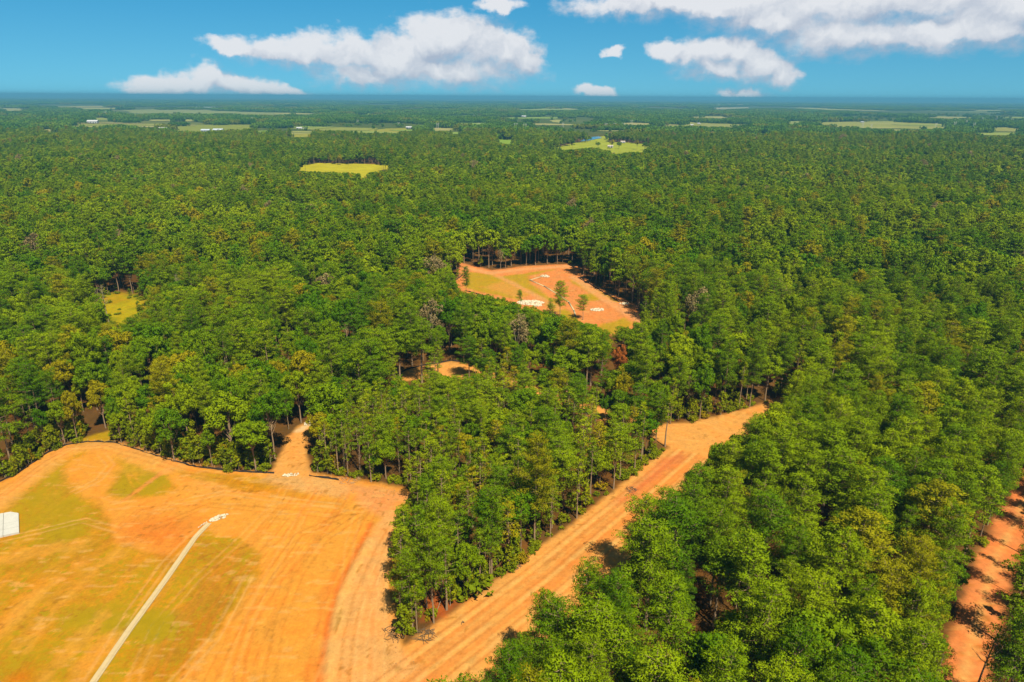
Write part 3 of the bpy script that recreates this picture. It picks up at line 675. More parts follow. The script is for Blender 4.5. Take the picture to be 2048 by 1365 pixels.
reg = np.zeros(len(cells), int)
for k, s_ in ((1, S_FAR), (2, S_LOT), (3, S_WT), (4, S_BR), (5, S_RT), (6, S_ROAD), (7, S_GL)):
    reg[cc(s_) > 0] = k
REG = ['ground', 'cleared_clearing', 'cleared_lot', 'side_track', 'branch_track', 'forest_track', 'dirt_road', 'glade']
LAB = {'ground': 'leaf littered forest floor under the pines', 'cleared_clearing': 'graded orange clearing with grass islands amid the forest', 'cleared_lot': 'graded orange and ochre building lot at lower left',
       'side_track': 'pale dirt track leaving the lot into the trees', 'branch_track': 'dirt track half hidden behind the wooded plot', 'forest_track': 'reddish dirt track with tree shadows at far right',
       'dirt_road': 'wide diagonal orange dirt road beside the wooded plot', 'glade': 'small yellow green grassy glade in the woods'}
colf = np.concatenate([np.clip(col, 0, 1), np.ones(col.shape[:2] + (1,))], -1).reshape(-1, 4)
for k, nm in enumerate(REG):
    cs = cells[reg == k]
    if not len(cs): continue
    used, inv = np.unique(cs.ravel(), return_inverse=True)
    me = mesh_np(nm, V[used], inv.reshape(-1, 4), [soil], None, True)
    a = me.color_attributes.new('soil', 'FLOAT_COLOR', 'POINT'); a.data.foreach_set('color', colf[used].astype(np.float32).ravel())
    a = me.attributes.new('grass', 'FLOAT', 'POINT'); a.data.foreach_set('value', grass.ravel()[used].astype(np.float32))
    a = me.attributes.new('streak', 'FLOAT', 'POINT'); a.data.foreach_set('value', streak.ravel()[used].astype(np.float32))
    tag(obj(nm, me), LAB[nm], kind='structure')


def tri_poly(poly):
    from mathutils.geometry import tessellate_polygon
    return [tuple(t) for t in tessellate_polygon([[Vector((x, y, 0)) for x, y in poly]])]


def densify(poly, step_frac=0.03, amp=0.04):
    p = np.array(poly); out = []
    size = max(np.ptp(p[:, 0]), np.ptp(p[:, 1]) * 0.35)
    for a, b_ in zip(p, np.roll(p, -1, axis=0)):
        n = max(1, int(np.linalg.norm(b_ - a) / (size * step_frac)))
        for i in range(n):
            q = a + (b_ - a) * i / n
            if i: q = q + (rng.random(2) - 0.5) * size * amp
            out.append((float(q[0]), float(q[1])))
    return out

# far fields: sheets just above the ground
for k, (nm, (pl, c)) in enumerate(FIELDS.items()):
    pp = densify(pl, 0.05, 0.02)
    z = 0.25 + 0.02 * k
    me = mesh_np(nm, [(x, y, z) for x, y in pp], tri_poly(pp), [mat_plain(nm + '_grass', tuple(q * (0.80 if nm == 'yellow_meadow' else 0.72 if 'meadow' in nm else 0.55) for q in c), 0.95, 0.5, 0.035, 0.05)])
    me.update()
    tag(obj('field' if nm.startswith('field') else nm, me), None, kind='structure')
water, N, b = mat_new('pond_water')
b.inputs['Base Color'].default_value = (0.03, 0.07, 0.09, 1); b.inputs['Roughness'].default_value = 0.08; b.inputs['Specular IOR Level'].default_value = 0.6
pp = densify(POND, 0.08, 0.03)
tag(obj('pond', mesh_np('pond', [(x, y, 0.9) for x, y in pp], tri_poly(pp), [water])), None, kind='structure')

# ------------------------------------------------------------------ tree shapes
def leaf_cloud(centres, radii, per, size, flat_=0.7, up=0.35, seed=0, radial=0.45, aspect=0.45):
    """many small leaf faces on the shells of the given clumps; returns verts, faces, vertex normals"""
    r = np.random.default_rng(seed)
    C = np.repeat(centres, per, axis=0); RR = np.repeat(radii, per)
    n = len(C)
    d = r.normal(size=(n, 3)); d[:, 2] += up; d /= np.linalg.norm(d, axis=1)[:, None]
    rad = RR * (0.55 + 0.5 * r.random(n) ** 0.5)
    pos_ = C + d * rad[:, None] * np.array([1, 1, flat_])
    t = r.normal(size=(n, 3)); t -= d * np.sum(t * d, axis=1)[:, None]; t /= np.linalg.norm(t, axis=1)[:, None]
    bt = np.cross(d, t)
    rd = (r.random(n) < radial)[:, None]
    a = np.where(rd, d * 0.8 + t * 0.6, t); a /= np.linalg.norm(a, axis=1)[:, None]
    tilt = r.normal(size=(n, 1)) * 0.35
    b_ = bt + d * tilt; b_ /= np.linalg.norm(b_, axis=1)[:, None]
    s = size * (0.6 + 0.8 * r.random(n))[:, None]
    A = a * s; B = b_ * s * aspect
    v = np.stack([pos_ - A - B * 0.5, pos_ + A * 0.2 - B, pos_ + A, pos_ - A * 0.1 + B], 1)
    fn = np.cross(v[:, 2] - v[:, 0], v[:, 3] - v[:, 1])
    flip = np.sum(fn * d, axis=1) < 0
    v[flip] = v[flip][:, ::-1]
    fn[flip] *= -1
    fn /= np.linalg.norm(fn, axis=1)[:, None] + 1e-9
    nn = d * 0.85 + fn * 0.45; nn /= np.linalg.norm(nn, axis=1)[:, None]
    f = np.arange(n * 4).reshape(n, 4)
    return v.reshape(-1, 3), f, np.repeat(nn, 4, axis=0)


def trunk_mesh(mb, H, r0, r, lean=0.02, top=0.92):
    p = []; ra = []
    ph = r.random() * 6.28
    n = 6
    for i in range(n + 1):
        t = i / n * top
        p.append((math.cos(ph) * lean * H * t * t + 0.1 * (r.random() - .5), math.sin(ph) * lean * H * t * t + 0.1 * (r.random() - .5), t * H - (0.4 if i == 0 else 0)))
        ra.append(r0 * (1.15 if i == 0 else 1) * (1 - 0.8 * t))
    mb.tube(p, ra, 6)
    return lambda z: (np.interp(z, [q[2] for q in p], [q[0] for q in p]), np.interp(z, [q[2] for q in p], [q[1] for q in p]))


def pine(seed, H=21.0, cb=0.5, Rm=3.4, per=66, size=0.155, wh=1.0, nb=(4, 6), cr=0.88, top_round=0.6):
    r = np.random.default_rng(seed)
    mb = MB(); ax = trunk_mesh(mb, H, 0.20, r)
    Cs, Rs = [], []
    z = H * cb
    lop = r.random() * 6.28
    while z < H * 0.99:
        t = (z - H * cb) / (H * (1 - cb))
        prof = min(1.0, (t + 0.22) / 0.5) ** 0.8 * max(0.0, 1 - t) ** top_round
        k = r.integers(*nb)
        a0 = r.random() * 6.28
        for i in range(k):
            if t < 0.35 and r.random() < 0.3: continue
            az_ = a0 + 6.28 * i / k + r.normal() * 0.35
            L = Rm * prof * (0.62 + 0.55 * r.random()) * (1 + 0.18 * math.cos(az_ - lop))
            L = max(L, 0.5)
            rise = 0.10 + 0.45 * t + 0.2 * r.normal()
            x0, y0 = ax(z)
            tip = np.array([x0 + L * math.cos(az_), y0 + L * math.sin(az_), z + L * rise])
            mb.tube([(x0, y0, z), tuple((np.array([x0, y0, z]) * 0.5 + tip * 0.5) - np.array([0, 0, 0.1 * L])), tuple(tip)], [0.055, 0.04, 0.015], 3)
            m_ = max(1, int(round(L / 0.85)))
            for j in range(m_):
                fr = 1 - j * 0.8 / max(L, 0.8)
                if fr < 0.18: break
                side = r.normal() * 0.33
                p = np.array([x0, y0, z]) * (1 - fr) + tip * fr
                p = p + np.array([-math.sin(az_) * side, math.cos(az_) * side, 0.15 + 0.18 * r.normal()])
                Cs.append(p); Rs.append(cr * (0.75 + 0.5 * r.random()) * (0.8 + 0.2 * prof))
        z += wh * (0.75 + 0.5 * r.random())
    x0, y0 = ax(H)
    Cs.append(np.array([x0, y0, H - 0.2])); Rs.append(cr * 0.7)
    return mb, leaf_cloud(np.array(Cs), np.array(Rs), per, size, 0.62, 0.35, seed + 1, 0.5, 0.38)


def oak(seed, H=15.0, Rm=4.2, cb=0.38, lobes=14, per=60, size=0.16, cr=0.78):
    r = np.random.default_rng(seed)
    mb = MB(); ax = trunk_mesh(mb, H, 0.22, r, 0.04, 0.75)
    Cs, Rs = [], []
    cz = H * (cb + 1) / 2; hz = H * (1 - cb) / 2
    for i in range(lobes):
        u = (i + 0.5) / lobes
        el_ = math.asin(1 - 1.55 * u); az_ = 2.4 * i + r.normal() * 0.4
        q = 0.66 + 0.12 * r.normal()
        c = np.array([Rm * q * math.cos(el_) * math.cos(az_), Rm * q * math.cos(el_) * math.sin(az_), cz + hz * q * math.sin(el_)])
        lr = Rm * (0.30 + 0.14 * r.random())
        x0, y0 = ax(H * 0.45)
        z0 = H * (cb - 0.06 + 0.25 * r.random())
        mb.tube([(x0, y0, z0), tuple(0.5 * np.array([x0, y0, z0]) + 0.5 * c + np.array([0, 0, -0.3])), tuple(c)], [0.10, 0.07, 0.03], 4)
        m_ = int(9 + 7 * r.random())
        for j in range(m_):
            d = r.normal(size=3); d[2] += 0.25; d /= np.linalg.norm(d)
            Cs.append(c + d * lr * (0.55 + 0.5 * r.random()) * np.array([1, 1, 0.85])); Rs.append(cr * (0.7 + 0.55 * r.random()))
    return mb, leaf_cloud(np.array(Cs), np.array(Rs), per, size, 0.8, 0.3, seed + 1, 0.25, 0.7)


def sapling(seed, H=7.0):
    r = np.random.default_rng(seed)
    mb = MB(); ax = trunk_mesh(mb, H, 0.07, r, 0.05)
    Cs, Rs = [], []
    for i in range(34):
        z = H * (0.22 + 0.78 * r.random()); L = 1.5 * (1.1 - z / H) ** 0.6 * (0.4 + 0.7 * r.random()); a_ = r.random() * 6.28
        x0, y0 = ax(z)
        p = np.array([x0 + L * math.cos(a_), y0 + L * math.sin(a_), z + 0.3 * L])
        mb.tube([(x0, y0, z - 0.3 * L), tuple(p)], [0.025, 0.01], 3)
        Cs.append(p); Rs.append(0.35 + 0.3 * r.random())
    return mb, leaf_cloud(np.array(Cs), np.array(Rs), 16, 0.22, 0.8, 0.3, seed + 1, 0.3, 0.7)


def shrub(seed, H=2.2):
    r = np.random.default_rng(seed)
    mb = MB(); Cs, Rs = [], []
    for i in range(26):
        a_ = r.random() * 6.28; q = r.random() ** 0.5 * 1.5; z = H * (0.25 + 0.6 * r.random()) * (1 - 0.25 * q)
        p = np.array([q * math.cos(a_), q * math.sin(a_), z])
        if i < 9: mb.tube([(p[0] * 0.15, p[1] * 0.15, -0.1), tuple(p)], [0.04, 0.012], 4)
        Cs.append(p); Rs.append(0.32 + 0.3 * r.random())
    return mb, leaf_cloud(np.array(Cs), np.array(Rs), 20, 0.20, 0.8, 0.35, seed + 1, 0.35, 0.6)


def snag(seed, H=17.0, leafy=0):
    r = np.random.default_rng(seed)
    mb = MB(); ax = trunk_mesh(mb, H, 0.22, r, 0.05, 1.0)
    tw = MB()
    for i in range(26):
        z = H * (0.42 + 0.56 * r.random()); a_ = r.random() * 6.28; L = (0.9 + 2.2 * r.random()) * (1.25 - z / H)
        x0, y0 = ax(z)
        t1 = (x0 + L * .5 * math.cos(a_), y0 + L * .5 * math.sin(a_), z + 0.25 * L); t2 = (x0 + L * math.cos(a_ + .2), y0 + L * math.sin(a_ + .2), z + 0.75 * L)
        tw.tube([(x0, y0, z), t1, t2], [0.06, 0.04, 0.015], 4)
        for j in range(3):
            b_ = a_ + r.normal() * 0.8
            tw.tube([t1, (t1[0] + .8 * math.cos(b_), t1[1] + .8 * math.sin(b_), t1[2] + 0.5 + 0.3 * r.random())], [0.022, 0.008], 3)
            tw.tube([t2, (t2[0] + .6 * math.cos(b_), t2[1] + .6 * math.sin(b_), t2[2] + 0.3 + 0.3 * r.random())], [0.025, 0.01], 3)
    return mb, tw


def crown_mesh(name, lc, mat):
    v, f, nn = lc
    me = mesh_np(name, v, f, [mat], None, True)
    me.normals_split_custom_set_from_vertices(nn.astype(np.float32))
    return me


def joined(name, mb, lc, bark, leaf):
    v, f, nn = lc
    tv = np.array(mb.v); tf = np.array(mb.f)
    me = mesh_np(name, np.concatenate([v, tv]), np.concatenate([f, tf + len(v)]), [leaf, bark], np.concatenate([np.zeros(len(f)), np.ones(len(tf))]), True)
    nt_ = np.concatenate([nn, np.tile([[0, 0, 0]], (len(tv), 1))])
    me.normals_split_custom_set_from_vertices(nt_.astype(np.float32))
    return me


PROTO = {}       # kind -> list of (trunk mesh, crown mesh, joined object, height)
def add_proto(kind, built, H, bark, leaf, rad=4.0):
    mb, lc = built
    k = len(PROTO.setdefault(kind, []))
    PROTO[kind].append((mb.mesh(kind + '_trunk', bark, True), crown_mesh(kind + '_crown', lc, leaf), joined(kind + '_whole', mb, lc, bark, leaf), H, float(np.percentile(np.hypot(lc[0][:, 0], lc[0][:, 1]), 96))))

for i, (H, cb, Rm, tr) in enumerate(((22, .36, 4.7, .42), (21, .42, 4.0, .48), (23, .34, 5.0, .40), (20, .48, 3.3, .6), (22, .32, 4.5, .55), (21, .40, 4.4, .38))):
    add_proto('pine', pine(100 + i * 7, H, cb, Rm, top_round=tr), H, M['bark'], M['pine'])
for i, (H, Rm, cb) in enumerate(((15, 4.2, .36), (16, 4.8, .40), (13, 3.6, .30), (17, 4.0, .42), (14, 4.6, .34))):
    add_proto('oak', oak(300 + i * 7, H, Rm, cb, 13 + i % 3), H, M['bark'], M['oak'])
for i, (H, cb, Rm) in enumerate(((16, .42, 2.5), (17, .50, 2.2), (15, .36, 2.7), (16, .55, 2.0))):
    add_proto('slim', pine(200 + i * 7, H, cb, Rm, per=36, size=0.18, wh=1.15, nb=(3, 5), cr=0.72, top_round=.6), H, M['bark'], M['slim'])
for i in range(3):
    add_proto('sapling', sapling(500 + i * 7, 7.0), 7.0, M['palebark'], M['young'])
for i in range(3):
    add_proto('shrub', shrub(600 + i * 7), 2.2, M['wood'], M['young'])
for i in range(2):
    add_proto('dry', oak(420 + i * 7, 14, 3.4, .36, 11, per=13, size=0.20), 14, M['palebark'], M['tan'])
# lighter builds of the same trees for the deep forest
for i in range(4):
    add_proto('farpine', pine(700 + i * 7, 21 + i % 3,   .46, 4.2 + 0.25 * i, per=9, size=0.62, wh=1.5, nb=(4, 6), cr=1.0, top_round=.55), 21 + i % 3, M['bark'], M['pine'])
for i in range(4):
    add_proto('midpine', pine(750 + i * 7, 21 + i % 3, .46, 4.4 + 0.25 * i, per=20, size=0.36, wh=1.2, nb=(4, 6), cr=0.95, top_round=.42), 21 + i % 3, M['bark'], M['pine'])
for i in range(3):
    add_proto('midoak', oak(850 + i * 7, 15, 4.6, .34, 13, per=20, size=0.34, cr=0.9), 15, M['bark'], M['oak'])
for i in range(3):
    add_proto('faroak', oak(800 + i * 7, 16, 4.3, .3, 12, per=9, size=0.6, cr=1.1), 16, M['bark'], M['oak'])


# ------------------------------------------------------------------ where the trees stand
def occl_ok(x, y, h, rad, loose=None):
    """does a crown of this height and radius stay clear of the open ground seen from the air?"""
    ok = np.ones(x.shape, bool)
    if loose is None: loose = np.abs(np.random.default_rng(len(x)).normal(size=x.shape)) * np.interp(np.hypot(x, y), [0, 300, 1000, 4000], [0.0, 0.2, 3.5, 22.0])
    marg = np.interp(np.hypot(x, y), [0, 400, 1000], [-0.25, 0.0, 0.2])
    polys = []
    for poly in VIS:
        p = np.array(poly); lo = p.min(0); hi = p.max(0)
        if lo[1] < y.max() * 1.35 and hi[1] > y.min(): polys.append((poly, lo, hi))
    pts = [(1.0, 0.0, 0.0), (0.62, 0.0, -0.9), (0.62, 0.0, 0.9)]
    for fz, w in ((0.92, 0.5), (0.75, 0.9), (0.55, 1.0), (0.38, 0.75)):
        pts += [(fz, w * q, 0.0) for q in (-1, -0.5, 0, 0.5, 1)]
    for fz, fr, fy in pts:
        z = h * fz; s = CAM_Z / (CAM_Z - z)
        X = (x + rad * fr) * s; Y = (y + rad * fy) * s
        for poly, lo, hi in polys:
            c = ok & (X > lo[0]) & (X < hi[0]) & (Y > lo[1]) & (Y < hi[1])
            if c.any():
                idx = np.where(c)[0]
                ok[idx[sdf(poly, X[idx], Y[idx]) > marg[idx] + loose[idx]]] = False
    return ok


def in_clear(x, y, m):
    out = np.zeros(x.shape, bool)
    for poly, mm in [(p, m) for p in CLEAR] + [(BRANCH, 0.0)] + [(ragged(f[0], 40 + i), 2.0) for i, f in enumerate(FIELDS.values())] + [(POND, 10.0)]:
        p = np.array(poly); lo = p.min(0) - mm; hi = p.max(0) + mm
        c = (x > lo[0]) & (x < hi[0]) & (y > lo[1]) & (y < hi[1])
        if c.any():
            idx = np.where(c)[0]
            out[idx[sdf(poly, x[idx], y[idx]) > -mm]] = True
    return out


def jitter_grid(x0, x1, y0, y1, s, jit=0.42):
    xs = np.arange(x0, x1, s); ys = np.arange(y0, y1, s * 0.9)
    X, Y = np.meshgrid(xs, ys)
    X = X + (np.arange(len(ys)) % 2)[:, None] * s * 0.5
    X = X + rng.uniform(-jit, jit, X.shape) * s; Y = Y + rng.uniform(-jit, jit, Y.shape) * s
    return X.ravel(), Y.ravel()


PITCH = R(19.68)
def project(x, y, z):
    dz = z - CAM_Z
    f = y * math.cos(PITCH) - dz * math.sin(PITCH); u = y * math.sin(PITCH) + dz * math.cos(PITCH)
    f = np.maximum(f, 1e-3)
    return x / f / 0.75, u / f / 0.5          # -1..1 inside the picture


def fit_heights(x, y, h, rr):
    """trees beside the open ground are the smaller ones: shrink until nothing visible is covered, else leave out"""
    keep = np.zeros(x.shape, bool); sc = np.ones(x.shape)
    for f in (1.0, 0.85, 0.7, 0.55, 0.42):
        t = ~keep
        if not t.any(): break
        i = np.where(t)[0]
        ok = occl_ok(x[i], y[i], h[i] * f, rr[i] * max(f, 0.6))
        keep[i[ok]] = True; sc[i[ok]] = f
    return keep, sc

PLOT = PLOT_W + PLOT_R + BRANCH[1:7]
trees = []       # kind, variant, x, y, scale, rot, girth
# nearer forest: crowns of many sizes, the big ones first, small ones in the gaps
def darts(x0, x1, y0, y1, n, keep_fn, rad_fn, pack):
    x = rng.uniform(x0, x1, n); y = rng.uniform(y0, y1, n)
    k = keep_fn(x, y); x, y = x[k], y[k]
    rad = rad_fn(x, y)
    o = np.argsort(-rad + rng.normal(size=rad.shape) * 0.25)
    x, y, rad = x[o], y[o], rad[o]
    cell = {}; out = []
    for i in range(len(x)):
        cx, cy = int(x[i] // 4), int(y[i] // 4); ok = True
        for ax in range(cx - 2, cx + 3):
            for ay in range(cy - 2, cy + 3):
                for j in cell.get((ax, ay), ()):
                    if (x[i] - x[j]) ** 2 + (y[i] - y[j]) ** 2 < (pack * (rad[i] + rad[j])) ** 2:
                        ok = False; break
                if not ok: break
            if not ok: break
        if ok:
            cell.setdefault((cx, cy), []).append(i); out.append(i)
    return x[out], y[out], rad[out]


def radii(x, y):
    stand = fbm(x + 40, y + 90, 60.0, 3) * 1.3 - 0.15
    return np.clip(rng.lognormal(0.98, 0.34, x.shape) * (0.72 + 0.56 * stand) * np.where(sdf(PLOT, x, y) > -1, 0.62, 1.0), 1.5, 5.4)


def wedge(x, y): return (np.abs(x) < 0.86 * (y + 70) + 22) & ~in_clear(x, y, 0.5)

X, Y, RD = darts(-660, 660, 50, 660, 150000, wedge, radii, 0.66)
st_ = fbm(X, Y, 70.0, 3); sp = fbm(X + 500, Y + 200, 38.0, 3); gap = fbm(X + 900, Y, 18.0, 3)
right = X > 0.85 * (Y - 103) - 21
plot_in = sdf(PLOT, X, Y) > 0
p_pine = np.where(right & (Y < 250), 0.82, np.where(plot_in, 0.80, 0.46 + 2.4 * (sp - 0.5) + 0.2 * (X > 60)))
is_pine = rng.random(X.shape) < p_pine
H = np.where(is_pine, 9.5 + 3.6 * RD, 6.5 + 2.8 * RD) * (0.78 + 0.44 * st_) * rng.uniform(0.85, 1.16, X.shape)
H = np.clip(np.where(plot_in, np.minimum(H, 17.5) * 0.95, H), 5, 25)
gap2 = fbm(X + 300, Y + 700, 9.0, 2)
tr_ = sdf([(150, 160), (97, 107), (69, 67), (78, 61), (106, 99), (160, 152)], X, Y) > 0          # thin cover on the sunny side of the forest track
keep = ~((gap > 0.68) & ~plot_in & (rng.random(X.shape) < 0.55)) & ~((gap2 > 0.66) & ~plot_in & (rng.random(X.shape) < 0.6)) & ~(tr_ & (rng.random(X.shape) < 0.78))
X, Y, H, is_pine, plot_in, RD = X[keep], Y[keep], H[keep], is_pine[keep], plot_in[keep], RD[keep]
k_, s_ = fit_heights(X, Y, H, RD)
X, Y, H, is_pine, plot_in, s_, RD = X[k_], Y[k_], H[k_] * s_[k_], is_pine[k_], plot_in[k_], s_[k_], RD[k_] * np.sqrt(s_[k_])
for x, y, h, ip, pl, rd in zip(X, Y, H, is_pine, plot_in, RD):
    if h < 7.0: kind = 'sapling'
    elif y > 340: kind = 'midpine' if ip else 'midoak'
    elif ip: kind = 'slim' if (pl and rd < 3.4) or (rd < 2.2) else 'pine'
    else: kind = 'oak'
    if h > 9 and y > 230 and rng.random() < 0.012: kind = 'dry'
    v = int(rng.integers(len(PROTO[kind])))
    base, pr = PROTO[kind][v][3], PROTO[kind][v][4]
    g = np.clip(rd * 1.12 / (pr * h / base), 0.55, 1.7)
    trees.append([kind, v, x, y, h / base, rng.random() * 6.283, float(g)])
print('near', len(trees))
# undergrowth and young trees along the edges of the openings
def edge_plants(line, n, spread, kinds):
    p = np.array(line); seg = np.linalg.norm(np.diff(p, axis=0), axis=1); cum = np.concatenate([[0], np.cumsum(seg)])
    t = rng.random(n) * cum[-1]
    x = np.interp(t, cum, p[:, 0]) + rng.normal(size=n) * spread; y = np.interp(t, cum, p[:, 1]) + rng.normal(size=n) * spread
    h = np.where(rng.random(n) < kinds, rng.uniform(3.5, 8.5, n), rng.uniform(0.9, 2.6, n))
    m = ~in_clear(x, y, 0.2); x, y, h = x[m], y[m], h[m]
    k, s = fit_heights(x, y, h, np.where(h > 3, 1.2, 1.0))
    for X_, Y_, H_ in zip(x[k], y[k], (h * s)[k]):
        if H_ > 2.8: trees.append(['sapling', int(rng.integers(3)), X_, Y_, H_ / 7.0, rng.random() * 6.283, 1.0])
        else: trees.append(['shrub', int(rng.integers(3)), X_, Y_, H_ / 2.2, rng.random() * 6.283, 1.0])
edge_plants([(x + 1, y + 3.5) for x, y in FENCE], 360, 2.8, 0.65)
edge_plants([(x + 0.8, y + 1.6) for x, y in PLOT_W], 60, 1.0, 0.35)
edge_plants([(x - 1.5, y + 1.5) for x, y in PLOT_W[-1:] + PLOT_R], 90, 1.0, 0.3)
edge_plants(V_FAR + V_FAR[:1], 120, 4.0, 0.4)
edge_plants([(x - 1.0, y + 2.5) for x, y in ROAD[6:14]], 190, 2.6, 0.45)
edge_plants([(x + 1.5, y - 1.5) for x, y in ROAD[14:24]], 120, 2.0, 0.5)
edge_plants(RTRACK, 60, 1.6, 0.4)
edge_plants(GLADE + GLADE[:1], 110, 4.0, 0.5)
gx_, gy_ = rng.uniform(-230, -120, 900), rng.uniform(290, 390, 900)
gs_ = sdf(GLADE, gx_, gy_)
for x, y, q in zip(gx_, gy_, gs_):
    if 0 < q and rng.random() < 0.10 + 0.55 * (q < 5):
        trees.append(['shrub' if rng.random() < 0.75 else 'sapling', int(rng.integers(3)), x, y, rng.uniform(0.35, 0.9), rng.random() * 6.283, rng.uniform(1.0, 1.6)])

# deeper forest, single trees
X, Y = jitter_grid(-1450, 1450, 640, 1800, 5.9, 0.75)
keep = (np.abs(X) < 0.80 * Y + 30)
X, Y = X[keep], Y[keep]
sp = fbm(X + 500, Y + 200, 60.0, 3); st_ = fbm(X, Y, 110.0, 3)
is_pine = rng.random(X.shape) < 0.55 + 2.2 * (sp - 0.5)
H = np.where(is_pine, 20, 15.5) * (0.72 + 0.55 * st_) * np.clip(rng.normal(0.95, 0.16, X.shape), 0.55, 1.3)
gap = fbm(X + 900, Y, 26.0, 3)
keep = ~in_clear(X, Y, 2.0) & (rng.random(X.shape) > 0.22) & ~((gap > 0.66) & (rng.random(X.shape) < 0.5))
X, Y, H, is_pine = X[keep], Y[keep], H[keep], is_pine[keep]
k_, s_ = fit_heights(X, Y, H, np.full(X.shape, 3.0))
for x, y, h, ip in zip(X[k_], Y[k_], (H * s_)[k_], is_pine[k_]):
    kind = 'dry' if rng.random() < 0.008 else 'farpine' if ip else 'faroak'
    v = int(rng.integers(len(PROTO[kind])))
    trees.append([kind, v, x, y, h / PROTO[kind][v][3], rng.random() * 6.283, rng.uniform(0.75, 1.35)])

# ------------------------------------------------------------------ single trees: the largest in view, each an object of its own
vis = []
for i, t in enumerate(trees):
    h = t[4] * PROTO[t[0]][t[1]][3]
    u, v = project(t[2], t[3], h * 0.8)
    inside = abs(u) < 1.0 and -1.0 < v < 1.0
    d = math.sqrt(t[2] ** 2 + t[3] ** 2 + (CAM_Z - h) ** 2)
    vis.append((h / d) if inside and t[0] in ('pine', 'slim', 'oak', 'sapling', 'shrub') else 0)
order = sorted(range(len(trees)), key=lambda i: -vis[i])
single = set(); cnt = {}
LIMIT = {'pine': 300, 'slim': 200, 'oak': 300, 'sapling': 140, 'shrub': 140}
for i in order:
    if vis[i] <= 0: break
    k = trees[i][0]
    if cnt.get(k, 0) < LIMIT[k]:
        cnt[k] = cnt.get(k, 0) + 1; single.add(i)
print('trees', len(trees), 'single', cnt)
NAME = {'pine': 'pine_tree', 'slim': 'young_pine', 'oak': 'broadleaf_tree', 'sapling': 'sapling', 'shrub': 'shrub'}


def place(kind, v, x, y, s, rot, g, name=None, crown_mat=None):
    tm, cm, _, H_, _r = PROTO[kind][v]
    root = obj(name or NAME[kind], None, None, (x, y, 0)); root.empty_display_size = 0.5
    root.rotation_euler = (0, 0, rot); root.scale = (s * g, s * g, s)
    obj('trunk' if kind != 'shrub' else 'stem', tm, root)
    c = obj('crown' if kind != 'shrub' else 'foliage', cm, root)
    if crown_mat:
        c.data = cm.copy(); c.data.materials[0] = crown_mat
    return root


GROUP = {'pine': 'pines', 'slim': 'young pines', 'oak': 'broadleaf trees', 'sapling': 'saplings', 'shrub': 'shrubs'}
ONES = 'zero one two three four five six seven eight nine ten eleven twelve thirteen fourteen fifteen sixteen seventeen eighteen nineteen'.split()
TENS = '_ _ twenty thirty forty fifty sixty seventy eighty ninety'.split()
ORDS = {'one': 'first', 'two': 'second', 'three': 'third', 'five': 'fifth', 'eight': 'eighth', 'nine': 'ninth', 'twelve': 'twelfth'}


def spell(n):
    n = max(0, min(99, int(n)))
    return ONES[n] if n < 20 else TENS[n // 10] + ('-' + ONES[n % 10] if n % 10 else '')


def ordinal(n):
    w = spell(n); h, _, t = w.rpartition('-')
    t = ORDS.get(t, t[:-1] + 'ieth' if t.endswith('y') else t + 'th')
    return h + '-' + t if h else t

# trees that line an opening are counted along it
edge_of = {}
taken = set()
EDGES = [(PLOT_W[2:], 'along the plot edge facing the lot', 4.5), ([PLOT_W[-1]] + PLOT_R, 'along the plot roadside from its tip', 4.0),
         (FENCE, 'behind the long fence from its left', 6.0), (PLOT_W[:3], 'along the lot back edge from the track', 4.0),
         ([(-16, 60), (1, 92), (14, 108), (31, 128), (46, 150), (58, 168), (66, 180)], 'up the right verge of the road', 4.5),
         (RTRACK[:8][::-1], 'up the left verge of the forest track', 4.0), (RTRACK[8:], 'up the right verge of the forest track', 4.0)]
for line, words, reach in EDGES:
    p = np.array(line); seg = np.linalg.norm(np.diff(p, axis=0), axis=1); cum = np.concatenate([[0], np.cumsum(seg)])
    found = {}
    for i in single:
        if i in edge_of: continue
        x, y = trees[i][2], trees[i][3]
        best = (1e9, 0)
        for k in range(len(seg)):
            e = (p[k + 1] - p[k]) / seg[k]; t = np.clip(np.dot(np.array([x, y]) - p[k], e), 0, seg[k])
            d = np.linalg.norm(p[k] + e * t - (x, y))
            if d < best[0]: best = (d, cum[k] + t)
        if best[0] < reach: found.setdefault(trees[i][0], []).append((best[1], i))
    for kd, lst in found.items():
        for n_, (_, i) in enumerate(sorted(lst)):
            edge_of[i] = ordinal(n_ + 1) + ' ' + words
